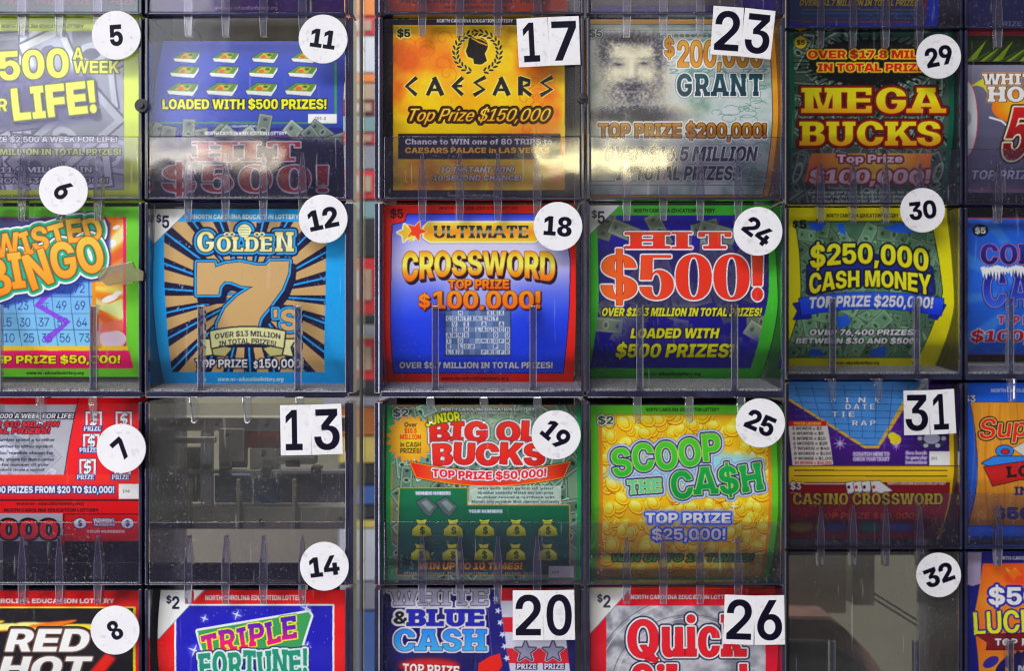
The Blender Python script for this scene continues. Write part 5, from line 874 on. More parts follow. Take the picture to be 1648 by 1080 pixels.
def art_38():
    c = ticket(1551, 888, 1800, 1130, (28, 32, 120), 'orange and blue ticket with rooster reading lucky at the right corner', bend(.13, .014, .03))
    c.poly([(1582, 908), (1800, 905), (1800, 1130), (1576, 1130), (1566, 1000)], ('v', [(226, 96, 30), (232, 140, 50), (230, 110, 36), (226, 150, 50), (220, 150, 46)])); c.text(NC, 1672, 899, 136, 5.5, (220, 222, 236), wx=.8)
    c.poly([(1618, 914), (1628, 920), (1634, 914), (1646, 926), (1636, 928), (1632, 936), (1624, 926)], (240, 190, 40)); c.ell(1640, 930, 24, 14, (216, 60, 30), alpha=.6, soft=3)
    c.poly([(1552, 890), (1580, 890), (1578, 940), (1566, 944), (1552, 940)], (196, 180, 196), alpha=.8)
    c.text('$50', 1632, 960, 84, 28, (232, 232, 240), wx=.9, out=[(4, (44, 40, 150))]); c.text('LUCKY', 1630, 1001, 130, 36, (236, 230, 40), wx=.6, wy=.4, rot=3, out=[(3, (34, 40, 130))])
    c.poly([(1572, 1022), (1800, 1018), (1800, 1046), (1588, 1046), (1590, 1034)], (120, 30, 36), out=[(1.5, (50, 20, 50))]); c.text('TOP PRIZE', 1650, 1034, 98, 11, (226, 226, 236), wx=.8, track=.05, out=[(1, (40, 30, 60))])
    c.ell(1650, 1090, 50, 40, (34, 30, 80)); c.star(1650, 1090, 46, (40, 34, 90), 22, .85); c.text('MATCH', 1668, 1076, 60, 9, (210, 210, 226), wx=.8); c.ell(1595, 1066, 14, 8, (60, 50, 140), rot=-30)

STICKERS = []
def sticker_round(n, X, Y, r, rot, h, label, w=None, dep=-.006, ry=None):
    f = 1 + dep; cx, cy = CX + (X - CX) * f, CY + (Y - CY) * f
    c = Card(cx - r, cy - r, cx + r, cy + r, (236, 235, 241), lambda t: 0 * t + dep, dens=2.)
    c.mottle(.05, 30, n); c.a *= 1 - .10 * np.clip(noise(c.H, c.W, 7 * c.k, n + 5) - .62, 0, 1)[..., None] * 4
    c.text(str(n), X, Y, w or (h * .68 * len(str(n))), h, (20, 17, 40), wx=1, wy=1, rot=rot)
    STICKERS.append((c, 'round', label, 0, (X, Y)))
def sticker_square(n, X, Y, w, h, rot, label, dep=-.006):
    tiles = []
    f = 1 + dep
    for k, ch in enumerate(str(n)):
        ox = (k - .5) * w / 2; a = math.radians(rot[k])
        c = Card(-w / 4, -h / 2, w / 4, h / 2, (236, 235, 241), lambda t: 0 * t, dens=2.)
        c.mottle(.05, 30, n + k); c.a *= 1 - .10 * np.clip(noise(c.H, c.W, 7 * c.k, n + 5 + k) - .62, 0, 1)[..., None] * 4
        q = glyph(ch, .62, .5)[0]; P = np.concatenate(q); x0, x1 = P[:, 0].min(), P[:, 0].max()
        hh = h * .80; ww = h * (.5 if ch != '1' else .33)
        m = raster([np.stack([((g[:, 0] - x0) / (x1 - x0) * ww - ww / 2 - (3 if ch == '1' else 0) + w / 4) * c.k, (h / 2 + (.3635 - g[:, 1]) / .727 * hh) * c.k], 1) for g in q], c.W, c.H)
        c.put(m, 0, 0, (20, 17, 40)); tiles.append((c, ox, rot[k]))
    STICKERS.append((tiles, 'square', label, dep, (CX + (X - CX) * f, CY + (Y - CY) * f)))
def all_art():
    for f in (art_4, art_5, art_6, art_7, art_8, art_10, art_11, art_12, art_14, art_16, art_17, art_18, art_19, art_20, art_22, art_23, art_24, art_25, art_26, art_28, art_29, art_30, art_31, art_34, art_35, art_36, art_37, art_38): f()
    R = sticker_round
    R(5, 187, 56, 39, 4, 34, 'round white sticker printed with number 5'); R(6, 102, 306, 39, -48, 33, 'round white sticker with tilted number 6')
    R(7, 195, 722, 39, 42, 34, 'round white sticker with number 7 turned sideways', 23, dep=-.0135); R(8, 185, 1015, 39, 32, 31, 'round white sticker with leaning number 8')
    R(11, 520, 62, 39, -8, 30, 'round white sticker printed with number 11', 42); R(12, 520, 352, 39, 12, 33, 'round white sticker printed with number 12', 50)
    R(14, 522, 912, 39, 7, 32, 'round white sticker printed with number 14', 50); R(18, 898, 364, 39, -4, 31, 'round white sticker printed with number 18', 47)
    R(24, 1220, 372, 39, -38, 30, 'round white sticker with tilted number 24', 50); R(19, 895, 700, 39, -40, 32, 'round white sticker with tilted number 19', 46, dep=-.0135)
    R(25, 1224, 681, 39, -24, 32, 'round white sticker with tilted number 25', 50, dep=-.0135)
    R(29, 1511, 90, 40, 12, 31, 'round white sticker printed with number 29', 46, dep=.12); R(30, 1485, 338, 40, 6, 29, 'round white sticker printed with number 30', 46, dep=.12); R(32, 1511, 926, 40, 20, 30, 'round white sticker printed with number 32', 50, dep=.12)
    S = sticker_square
    S(17, 883, 66, 99, 78, (3, 2), 'pair of square white stickers printed with number 17'); S(23, 1195, 51, 98, 78, (-4, -6), 'pair of tilted square stickers printed with number 23')
    S(13, 501, 692, 98, 80, (1, 2), 'pair of square white stickers printed with number 13', -.0135); S(20, 875, 991, 99, 80, (0, 1), 'pair of square white stickers printed with number 20')
    S(26, 1214, 999, 97, 79, (-2, 1), 'pair of square white stickers printed with number 26'); S(31, 1496, 664, 92, 80, (1, 3), 'pair of square white stickers printed with number 31', dep=.115)
# ------------------------------------------------------------------ placing things: (u, v, depth) paper pixels -> metres
C = sc.collection
def W(u, v, d=0.): return ((u - CX) * PX, d * DIST, (CY - v) * PX)
def far(X, Y, d): return CX + (X - CX) * (1 + d), CY + (Y - CY) * (1 + d)
def tag(o, label=None, cat=None, group=None, kind=None):
    for k, v in (('label', label), ('category', cat), ('group', group), ('kind', kind)):
        if v: o[k] = v
    return o
def empty(name, loc):
    o = bpy.data.objects.new(name, None); C.objects.link(o); o.location = loc; o.empty_display_size = .01
    return o
def link(name, me, mat, parent=None):
    o = bpy.data.objects.new(name, me); C.objects.link(o)
    if mat: me.materials.append(mat)
    if parent:
        o.parent = parent; o.matrix_parent_inverse = parent.matrix_world.inverted() if False else o.matrix_parent_inverse
        me.transform(__import__('mathutils').Matrix.Translation([-x for x in parent.location]))
    return o
class MB:
    """collects solids for one mesh object"""
    def __init__(s): s.bm = bmesh.new()
    def box(s, u0, v0, u1, v1, d0, d1, bev=0., slope=0.):
        vs_ = []
        for (u, v, d) in ((u0, v0, d0), (u1, v0, d0), (u1, v1, d0), (u0, v1, d0), (u0, v0 - slope, d1), (u1, v0 - slope, d1), (u1, v1, d1), (u0, v1, d1)): vs_.append(s.bm.verts.new(W(u, v, d)))
        fs = [s.bm.faces.new([vs_[i] for i in f]) for f in ((0, 1, 2, 3), (5, 4, 7, 6), (4, 0, 3, 7), (1, 5, 6, 2), (4, 5, 1, 0), (3, 2, 6, 7))]
        if bev:
            es = list({e for f in fs for e in f.edges}); bmesh.ops.bevel(s.bm, geom=es, offset=bev * PX, segments=2, affect='EDGES', profile=.6)
        return s
    def prism(s, P, d0, d1, bev=0., dd=0.):
        """outline P of (u, v) extruded from depth d0 to d1; dd tilts the outline backwards along v"""
        v0_, v1_ = min(p[1] for p in P), max(p[1] for p in P)
        A = [s.bm.verts.new(W(u, v, d0 + dd * (v - v0_) / max(1e-6, v1_ - v0_))) for u, v in P]; B_ = [s.bm.verts.new(W(u, v, d1 + dd * (v - v0_) / max(1e-6, v1_ - v0_))) for u, v in P]; n = len(P)
        fs = [s.bm.faces.new(A), s.bm.faces.new(B_[::-1])]
        for i in range(n): fs.append(s.bm.faces.new([A[(i + 1) % n], A[i], B_[i], B_[(i + 1) % n]]))
        if bev: bmesh.ops.bevel(s.bm, geom=list({e for f in fs for e in f.edges}), offset=bev * PX, segments=2, affect='EDGES', profile=.6)
        return s
    def disc(s, u, v, r, d0, d1, n=40, bev=0.):
        return s.prism([(u + r * math.cos(2 * math.pi * i / n), v + r * math.sin(2 * math.pi * i / n)) for i in range(n)], d0, d1, bev)
    def two(s, fn):
        # what fn adds goes to the second material slot
        n = len(s.bm.faces); fn(s); s.bm.faces.ensure_lookup_table()
        for f in list(s.bm.faces)[n:]: f.material_index = 1
        return s
    def build(s, name, mat, parent=None, mat2=None):
        bmesh.ops.recalc_face_normals(s.bm, faces=s.bm.faces); me = bpy.data.meshes.new(name); s.bm.to_mesh(me); s.bm.free()
        o = link(name, me, mat, parent)
        if mat2: me.materials.append(mat2)
        return o

# ------------------------------------------------------------------ materials
def newmat(name):
    m = bpy.data.materials.new(name); m.use_nodes = True; nt = m.node_tree; nt.nodes.clear()
    return m, nt, (lambda t, **k: nt.nodes.new(t))
def out(nt, sock):
    o = nt.nodes.new('ShaderNodeOutputMaterial'); nt.links.new(sock, o.inputs[0])
def tex_noise(nt, scale, detail=4, rough=.6, vec=None):
    n = nt.nodes.new('ShaderNodeTexNoise'); n.inputs['Scale'].default_value = scale; n.inputs['Detail'].default_value = detail; n.inputs['Roughness'].default_value = rough
    g = nt.nodes.new('ShaderNodeNewGeometry'); nt.links.new(g.outputs['Position'], n.inputs['Vector'])
    return n.outputs['Fac']
def ramp(nt, sock, *stops):
    r = nt.nodes.new('ShaderNodeValToRGB'); el = r.color_ramp.elements
    while len(el) < len(stops): el.new(.5)
    for e, (p, c) in zip(el, stops): e.position = p; e.color = c if len(c) == 4 else (*c, 1)
    nt.links.new(sock, r.inputs[0]); return r.outputs[0]
def printed():
    m, nt, N = newmat('printed_card')
    a = N('ShaderNodeAttribute'); a.attribute_name = 'print'
    p = N('ShaderNodeBsdfPrincipled'); p.inputs['Roughness'].default_value = .5; p.inputs['Specular IOR Level'].default_value = .10
    f = tex_noise(nt, 900, 3); b = N('ShaderNodeBump'); b.inputs['Strength'].default_value = .05; b.inputs['Distance'].default_value = .0004
    f2 = tex_noise(nt, 26, 2); b2 = N('ShaderNodeBump'); b2.inputs['Strength'].default_value = .18; b2.inputs['Distance'].default_value = .004
    nt.links.new(f, b.inputs['Height']); nt.links.new(f2, b2.inputs['Height']); nt.links.new(b.outputs[0], b2.inputs['Normal']); nt.links.new(b2.outputs[0], p.inputs['Normal'])
    nt.links.new(a.outputs['Color'], p.inputs['Base Color']); out(nt, p.outputs[0]); return m
def plastic(name, clear, tint, body, bcol, rough=.08, gloss=1., dust=0., dscale=700):
    """clear moulded plastic: light passes straight through (tinted), part of it scatters in the body, Fresnel gloss on top, dust specks"""
    m, nt, N = newmat(name); L = nt.links.new
    t = N('ShaderNodeBsdfTransparent'); t.inputs[0].default_value = (*tint, 1)
    d = N('ShaderNodeBsdfDiffuse'); d.inputs[0].default_value = (*bcol, 1)
    mx = N('ShaderNodeMixShader'); mx.inputs[0].default_value = body; L(t.outputs[0], mx.inputs[1]); L(d.outputs[0], mx.inputs[2])
    if body > 0:
        sm = tex_noise(nt, 40, 5, .65); r = N('ShaderNodeMapRange'); r.inputs['From Min'].default_value = .3; r.inputs['From Max'].default_value = .7; r.inputs['To Min'].default_value = body * .5; r.inputs['To Max'].default_value = min(1, body * 1.5); L(sm, r.inputs[0]); L(r.outputs[0], mx.inputs[0])
    last = mx.outputs[0]
    if dust > 0:
        dd = N('ShaderNodeBsdfDiffuse'); dd.inputs[0].default_value = (.6, .6, .62, 1)
        sp = ramp(nt, tex_noise(nt, dscale, 2, .7), (.62, (0, 0, 0)), (.74, (dust, dust, dust)))
        cl = ramp(nt, tex_noise(nt, 22, 3, .6), (.4, (.1, .1, .1)), (.65, (1, 1, 1)))
        mu = N('ShaderNodeMath'); mu.operation = 'MULTIPLY'; L(sp, mu.inputs[0]); L(cl, mu.inputs[1])
        ge = N('ShaderNodeNewGeometry'); mp = N('ShaderNodeMapping'); mp.inputs['Rotation'].default_value = (0, .5, 0); mp.inputs['Scale'].default_value = (420, 10, 22); L(ge.outputs['Position'], mp.inputs[0])
        sn = N('ShaderNodeTexNoise'); sn.inputs['Scale'].default_value = 1; sn.inputs['Detail'].default_value = 3; L(mp.outputs[0], sn.inputs['Vector'])
        sr = ramp(nt, sn.outputs['Fac'], (.66, (0, 0, 0)), (.72, (dust * .5,) * 3)); ad = N('ShaderNodeMath'); ad.operation = 'ADD'; L(mu.outputs[0], ad.inputs[0]); L(sr, ad.inputs[1]); mu = ad
        m2 = N('ShaderNodeMixShader'); L(mu.outputs[0], m2.inputs[0]); L(last, m2.inputs[1]); L(dd.outputs[0], m2.inputs[2]); last = m2.outputs[0]
    g = N('ShaderNodeBsdfGlossy'); g.inputs['Roughness'].default_value = rough; g.inputs[0].default_value = (.95, .95, 1, 1)
    bm_ = N('ShaderNodeBump'); bm_.inputs['Strength'].default_value = .14; bm_.inputs['Distance'].default_value = .0015; L(tex_noise(nt, 30, 2), bm_.inputs['Height']); L(bm_.outputs[0], g.inputs['Normal'])
    fr = N('ShaderNodeFresnel'); fr.inputs[0].default_value = 1.5
    mu = N('ShaderNodeMath'); mu.operation = 'MULTIPLY'; mu.inputs[1].default_value = gloss; L(fr.outputs[0], mu.inputs[0])
    m3 = N('ShaderNodeMixShader'); L(mu.outputs[0], m3.inputs[0]); L(last, m3.inputs[1]); L(g.outputs[0], m3.inputs[2])
    out(nt, m3.outputs[0]); return m
def solid(name, col, rough=.5, var=.15, scale=60, spec=.4):
    m, nt, N = newmat(name); p = N('ShaderNodeBsdfPrincipled'); p.inputs['Roughness'].default_value = rough; p.inputs['Specular IOR Level'].default_value = spec
    c = ramp(nt, tex_noise(nt, scale, 4), (.3, tuple(x * (1 - var) for x in col)), (.7, tuple(min(1, x * (1 + var)) for x in col)))
    nt.links.new(c, p.inputs['Base Color']); out(nt, p.outputs[0]); return m
def dusty():
    m, nt, N = newmat('dusty_ledge'); p = N('ShaderNodeBsdfPrincipled'); p.inputs['Roughness'].default_value = .8
    c = ramp(nt, tex_noise(nt, 1300, 4, .75), (.36, (.06, .06, .10)), (.5, (.28, .28, .32)), (.64, (.8, .8, .82)))
    nt.links.new(c, p.inputs['Base Color']); out(nt, p.outputs[0]); return m
M_PRINT = printed()
M_CLEAR = plastic('clear_sheet', 1, (.985, .985, .99), .003, (.5, .5, .55), rough=.10, gloss=.5, dust=.12, dscale=900)
M_LIP = plastic('smoky_lip', 1, (.88, .86, .93), .06, (.12, .11, .19), rough=.075, gloss=1.1, dust=.3, dscale=800)
M_RIB = plastic('moulded_rib', 1, (.90, .90, .95), .14, (.36, .35, .48), rough=.10, gloss=1.6)
M_DARKRIB = plastic('dark_rib', 1, (.74, .73, .86), .24, (.11, .11, .2), rough=.1, gloss=1.6)
M_EDGE = plastic('tinted_edge', 1, (.30, .30, .42), .62, (.030, .030, .072), rough=.12, gloss=1.4)
M_WALL = plastic('tinted_wall', 1, (.66, .66, .78), .22, (.022, .022, .05), rough=.15, gloss=1.0)
M_BACK = plastic('smoky_back', 1, (.16, .15, .24), .7, (.012, .011, .026), rough=.25, gloss=.7, dust=.25, dscale=900)
M_HOOK = plastic('clear_hook', 1, (.92, .93, .95), .10, (.5, .5, .55), rough=.06, gloss=3)
M_SCUFF = plastic('scuffed_sheet', 1, (.92, .92, .94), .06, (.26, .26, .25), rough=.16, gloss=.9, dust=.4, dscale=800)
M_RIM = plastic('edge_highlight', 1, (.85, .85, .92), .42, (.62, .61, .72), rough=.08, gloss=3)  # pale scatter puts the highlights of the plastic edges into the colour
M_DUST = dusty()
M_BLACK = solid('black_plastic', (.012, .012, .02), .4)

# ------------------------------------------------------------------ printed sheets as meshes
def lin(a):
    a = np.clip(a, 0, 255) / 255.
    return np.where(a <= .04045, a / 12.92, ((a + .055) / 1.055) ** 2.4)
INK = 1.12
def set_print(me, cols, ink=None):
    at = me.color_attributes.new('print', 'FLOAT_COLOR', 'POINT')
    at.data.foreach_set('color', np.concatenate([np.minimum(cols * (ink or INK), .93), np.ones((len(cols), 1))], 1).astype(np.float32).ravel())
def mesh_np(name, V, Q):
    me = bpy.data.meshes.new(name); V = np.asarray(V, np.float32); Q = np.asarray(Q, np.int32)
    me.vertices.add(len(V)); me.vertices.foreach_set('co', V.ravel()); n = len(Q)
    me.loops.add(n * 4); me.loops.foreach_set('vertex_index', Q.ravel()); me.polygons.add(n)
    me.polygons.foreach_set('loop_start', np.arange(0, 4 * n, 4, dtype=np.int32)); me.polygons.foreach_set('use_smooth', np.ones(n, bool)); me.update(calc_edges=True)
    return me
def sheet(card, name, thick=1.2, curl=0., ink=None):
    im = lin(card.image()); h, w_ = im.shape[:2]
    u = np.linspace(card.u0, card.u1, w_); v = np.linspace(card.v0, card.v1, h)
    UU, VV = np.meshgrid(u, v); D = card.dep(VV) + curl * ((UU - card.u0) / (card.u1 - card.u0) - .5) ** 2 * .01
    V = np.stack([(UU - CX) * PX, D * DIST, (CY - VV) * PX], -1).reshape(-1, 3)
    idx = np.arange(h * w_).reshape(h, w_)
    Q = np.stack([idx[1:, :-1], idx[1:, 1:], idx[:-1, 1:], idx[:-1, :-1]], -1).reshape(-1, 4)
    ring = np.concatenate([idx[0, :], idx[1:, -1], idx[-1, -2::-1], idx[-2:0:-1, 0]]); nr = len(ring); base = h * w_
    V2 = V[ring] + (0, thick * PX, 0); a = np.arange(nr); b = (a + 1) % nr
    Q2 = np.stack([ring[a], ring[b], base + b, base + a], -1)
    me = mesh_np(name, np.concatenate([V, V2]), np.concatenate([Q, Q2])); set_print(me, np.concatenate([im.reshape(-1, 3), np.full((nr, 3), .7)]), ink)
    return me
def sample(im, x, y):
    h, w_ = im.shape[:2]; x = np.clip(x, 0, w_ - 1.001); y = np.clip(y, 0, h - 1.001); xi, yi = x.astype(int), y.astype(int); fx, fy = (x - xi)[..., None], (y - yi)[..., None]
    return (im[yi, xi] * (1 - fx) + im[yi, xi + 1] * fx) * (1 - fy) + (im[yi + 1, xi] * (1 - fx) + im[yi + 1, xi + 1] * fx) * fy
def disc_sheet(card, dep, name):
    im = lin(card.image()); r = (card.u1 - card.u0) / 2; cu, cv = (card.u0 + card.u1) / 2, (card.v0 + card.v1) / 2; nr, ns = 84, 300
    rr = np.concatenate([np.linspace(.004, 1, nr), [1.]]) * r; t = np.arange(ns) * 2 * math.pi / ns
    R, T = np.meshgrid(rr, t, indexing='ij'); U = cu + R * np.cos(T); Vv = cv + R * np.sin(T); D = np.full(U.shape, dep); D[-1] += .0016
    V = np.stack([(U - CX) * PX, D * DIST, (CY - Vv) * PX], -1).reshape(-1, 3)
    idx = np.arange((nr + 1) * ns).reshape(nr + 1, ns); nx = np.roll(idx, -1, 1)
    Q = np.stack([idx[:-1], idx[1:], nx[1:], nx[:-1]], -1).reshape(-1, 4)
    me = mesh_np(name, V, Q); k = card.dens
    set_print(me, sample(im, (U - card.u0) * k - .5, (Vv - card.v0) * k - .5).reshape(-1, 3), .67); return me

# ------------------------------------------------------------------ dispenser bins
BG = 'clear plastic ticket bins of the counter display'
def bin_(label, u0, u1, v0, v1, kind, base=0., empty_=False, hooks=False, endwall=False, startwall=False, drop=0):
    o = empty('ticket_bin', W((u0 + u1) / 2, v1, base + .05)); tag(o, label, 'ticket bin', BG)
    w_ = u1 - u0; b = base
    MB().box(u0 + 5, v0 + 2, u1 - (46 if endwall else 5), v1 + (5 if kind == 'A' else 13) + drop, b + .112, b + .116).build('back_panel', M_CLEAR if empty_ else M_BACK, o)
    for a, s in ((u0, 1), (u1 - 4.5, -1)):
        MB().box(a, v0, a + 4.5, v1, b + .004, b + .118).build('side_wall', M_CLEAR if endwall and s < 0 else M_WALL, o)
        MB().box(a - (0 if s > 0 else .5), v0 + 1, a + (5 if s > 0 else 4.5), v1 - 1, b - .0035, b + .0035, 1.2).build('wall_edge', M_EDGE, o)
    if endwall: MB().box(u1 + .5, v0 + 1, u1 + 8, v1 - 1, b - .002, b + .02, 1).build('outer_edge', M_EDGE, o)
    if startwall:
        MB().box(u0 - 9, v0 + 1, u0 - .5, v1 - 1, b - .002, b + .02, 1).build('outer_edge', M_EDGE, o)
        MB().box(u0 - 2, v0 + 2, u0 + .5, v1 - 2, b - .0055, b - .0038, .6).build('highlight_strip', M_RIM, o)  # added pale strip painting the highlight line along the outer edge
    fl = MB().box(u0 + 5, v1 - (8 if kind == 'B' else 4), u1 - 5, v1 - 1, b + .003, b + (.100 if kind == 'B' else .011), 0, 14 if kind == 'B' else 0)
    fl.build('ledge', M_DUST if kind == 'B' else M_WALL, o)
    if kind == 'A':
        MB().box(u0 + 6.5, v0 + 3, u1 - 6.5, v1 - 103, b - .003, b - .001).build('front_cover', M_SCUFF if empty_ else M_CLEAR, o)
        MB().box(u0 + 6.5, v1 - 102, u1 - 6.5, v1 - 4, b - .0025, b + .0005, 1).build('front_lip', M_LIP, o)
        MB().box(u0 + 5, v1 - 4, u1 - 5, v1 - .5, b - .002, b + .004, .8).build('lip_edge', M_EDGE, o)
        for k, f in enumerate((.205, .39, .577, .77)):
            x = u0 + w_ * f; y = v1
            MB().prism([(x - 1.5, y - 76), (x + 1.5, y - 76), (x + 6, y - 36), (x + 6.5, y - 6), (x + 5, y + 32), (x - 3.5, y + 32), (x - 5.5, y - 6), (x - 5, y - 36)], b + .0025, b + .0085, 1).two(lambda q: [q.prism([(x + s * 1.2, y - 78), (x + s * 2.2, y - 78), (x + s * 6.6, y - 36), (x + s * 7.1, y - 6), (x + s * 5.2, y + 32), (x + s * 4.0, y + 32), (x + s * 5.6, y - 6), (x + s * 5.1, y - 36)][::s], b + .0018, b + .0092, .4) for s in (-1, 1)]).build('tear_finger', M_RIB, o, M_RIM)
    else:
        MB().box(u0 + 6.5, v0 + 1, u1 - 6.5, v1 - 4, b - .003, b - .001).build('front_cover', M_SCUFF if empty_ else M_CLEAR, o)
        MB().box(u0 + 1, v1 - 5, u1 - 1, v1 + 6, b - .004, b + .006, 1.5).build('bottom_rail', M_EDGE, o)
        for f in (.27, .75):
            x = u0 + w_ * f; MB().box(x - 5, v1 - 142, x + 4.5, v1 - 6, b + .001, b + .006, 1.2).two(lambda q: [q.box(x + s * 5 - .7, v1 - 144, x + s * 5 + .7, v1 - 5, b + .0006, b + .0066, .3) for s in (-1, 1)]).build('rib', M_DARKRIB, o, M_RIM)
    if hooks:
        for f in (.25, .51, .77):
            x = u0 + w_ * f
            MB().prism([(x - 7, v0 - 8), (x + 7, v0 - 8), (x + 7, v0 + 30), (x + 3, v0 + 34), (x - 3, v0 + 34), (x - 4, v0 + 6), (x - 7, v0 + 2)], b - .011, b - .0045, 1.6).build('hook', M_HOOK, o)
    return o
def rivet(X, Y, r, d, label):
    u, v = far(X, Y, d); o = MB().disc(u, v, r, d - .008, d - .004, 32, 1.5).disc(u, v, r * .45, d - .0105, d - .008, 24, .8).build('plastic_rivet', M_BLACK); tag(o, label, 'rivet')

def build_all():
    all_art()
    cols = [(-92, 230), (235, 561), (612, 940), (944, 1262)]
    rows = [('A', -300, 24, False), ('A', 28, 322, False), ('B', 326, 634, False), ('A', 646, 942, True), ('B', 946, 1256, False)]
    what = [['upper left bin ending in green ticket edge', 'bin holding the lime bordered ticket', 'bin holding the green bingo ticket', 'bin holding the red ticket strip', 'bin holding the red hot ticket'],
            ['bin ending in purple ticket edge', 'hazy bin holding the blue cash bundle ticket', 'bin holding the tan seven ticket', 'empty bin under square sticker 13', 'bin holding the triple fortune ticket'],
            ['bin ending in orange ticket edge', 'bin holding the gold Roman ticket', 'bin holding the crossword ticket', 'bin holding the money bag ticket', 'bin holding the white and blue cash ticket'],
            ['bin ending in violet ticket edge beside the orange edge', 'bin holding the bearded portrait ticket', 'bin holding the green framed hit ticket', 'bin holding the gold coin ticket', 'bin holding the silver coin ticket']]
    for i, (a, b) in enumerate(cols):
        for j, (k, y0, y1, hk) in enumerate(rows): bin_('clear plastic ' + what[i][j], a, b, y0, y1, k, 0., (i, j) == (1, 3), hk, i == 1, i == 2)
    d = .13; F = lambda x: CX + (x - CX) * (1 + d); Gv = lambda y: CY + (y - CY) * (1 + d)
    w3 = [['bin ending in blue ticket edge with yellow line', 'dark bin holding the mega bucks ticket', 'bin holding the yellow framed ticket', 'bin holding the casino crossword strip', 'empty bin under round sticker 32'],
          ['bin ending in lime grass ticket edge', 'right edge bin holding the silver grey ticket', 'right edge bin holding the icy blue ticket', 'right edge bin holding the wood patterned ticket', 'lower right corner bin holding the lucky ticket']]
    for i, (a, b) in enumerate([(1264, 1547), (1551, 1834)]):
        for j, (k, y0, y1, hk) in enumerate([('A', -240, 46, False), ('A', 49, 330, False), ('B', 334, 606, False), ('A', 616, 884, True), ('B', 887, 1160, False)]):
            bin_('clear plastic ' + w3[i][j], F(a), F(b), Gv(y0), Gv(y1), k, d, (i, j) == (0, 4), hk, False, False, 46 if (i, j) == (0, 3) else 0)
    for n, c in enumerate(TICKETS):
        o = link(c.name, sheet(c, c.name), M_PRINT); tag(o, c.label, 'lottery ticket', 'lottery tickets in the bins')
    for it in STICKERS:
        if it[1] == 'round':
            c = it[0]; dep = float(c.dep(np.array([0.]))[0]); o = link('number_sticker', disc_sheet(c, dep, 'number_sticker'), M_PRINT)
        else:
            tiles, _, lab, dep, (cu, cv) = it; o = empty('number_sticker', W(cu, cv, dep))
            for k, (c, ox, rot) in enumerate(tiles):
                me = sheet(c, 'digit_tile', .9, 0, .67); t = bpy.data.objects.new('digit_tile', me); C.objects.link(t); me.materials.append(M_PRINT); t.parent = o
                me.transform(__import__('mathutils').Matrix.Translation([-q for q in W(0, 0, 0)]))
                t.location = (ox * PX, -k * .0001, ox * PX * math.sin(math.radians(rot))); t.rotation_euler = (0, -math.radians(rot), 0)
        tag(o, it[2], 'number sticker', 'number stickers on the bins')
    rivet(232, 172, 11, .001, 'black plastic rivet between round stickers 5 and 11'); rivet(937, 160, 8, .001, 'black plastic rivet beside the gold Roman ticket')
    c_, e = far(238, 22, .075); c2, e2 = far(556, 132, .075)
    o = MB().prism([(c_, e), (c2, e), (c2, e2), (c_, e2)], .070, .073, 1).build('backing_card', solid('beige_card', (.60, .53, .36), .6, .25, 25)); tag(o, 'beige backing card above the blue cash bundle ticket', 'card')
    c_, e = far(300, 28, .069)
    o = MB().prism([(c_, e), (c_ + 6, e - 2), (c_ + 34, e + 46), (c_ + 27, e + 46)], .0675, .0695, .8).build('dark_crease', M_BLACK); tag(o, 'slanting dark strip standing for a crease in the beige backing card', 'clip')  # added dark strip standing in for a diagonal crease of the card
    # strip of tape by the bingo ticket
    m_tape = plastic('old_tape', 1, (.78, .74, .62), .45, (.32, .28, .17), rough=.2, gloss=1.2)
    o = MB().prism([(162, 447), (170, 432), (218, 422), (222, 432), (236, 438), (235, 452), (222, 452), (218, 456), (178, 461), (168, 452)], -.0085, -.0055, .6).build('tape_strip', m_tape); tag(o, 'brownish translucent strip of old tape beside the bingo ticket', 'tape')
    # ---------------- behind the display
    def thing_box(name, label, cat, X0, Y0, X1, Y1, d, depth, mat, group=None, bev=3):
        a, b = far(X0, Y0, d); c_, e = far(X1, Y1, d); o = MB().box(a, b, c_, e, d, d + depth, bev).build(name, mat); tag(o, label, cat, group); return o
    hue = {'red': (.52, .010, .015), 'white': (.50, .52, .55), 'orange': (.62, .17, .01), 'darkred': (.16, .004, .008), 'teal': (.16, .28, .28), 'cream': (.36, .26, .17), 'blue': (.03, .10, .36), 'grey': (.22, .22, .26), 'yellow': (.6, .46, .10), 'black': (.01, .01, .012), 'beige': (.27, .24, .18), 'olive': (.05, .055, .03)}
    MM = {k: solid('carton_' + k, v, .5, .12, 30) for k, v in hue.items()}
    gp = 'blurred cartons on the shelf behind the gap'
    seq = [('orange', -30, 24, 'topmost orange carton'), ('red', 27, 56, 'thin red carton under the topmost orange one'), ('white', 58, 116, 'tall white carton'), ('orange', 118, 132, 'thin orange carton below the white one'), ('cream', 134, 160, 'cream carton'), ('darkred', 162, 185, 'dark maroon carton'), ('teal', 187, 212, 'pale teal carton'), ('red', 214, 232, 'narrow red carton under pale teal one'), ('grey', 234, 272, 'grey carton'), ('red', 274, 320, 'red carton below the grey one'), ('teal', 324, 352, 'lower pale green carton'), ('black', 354, 414, 'black carton'), ('red', 416, 505, 'large red carton with white marks'), ('red', 545, 612, 'red carton with cream spots'), ('orange', 655, 700, 'orange red carton on the lower shelf'), ('yellow', 703, 745, 'yellow carton'), ('black', 748, 780, 'low black carton'), ('blue', 783, 812, 'blue carton'), ('black', 814, 834, 'lowest black carton'), ('yellow', 838, 850, 'thin yellow carton'), ('white', 852, 935, 'tall pale carton at the bottom'), ('grey', 938, 982, 'grey carton between the pale and blue ones'), ('blue', 985, 1100, 'blue carton at the bottom of the gap'), ('black', 614, 636, 'narrow black carton above the lower shelf'), ('black', 507, 522, 'thin black carton below the large red one')]
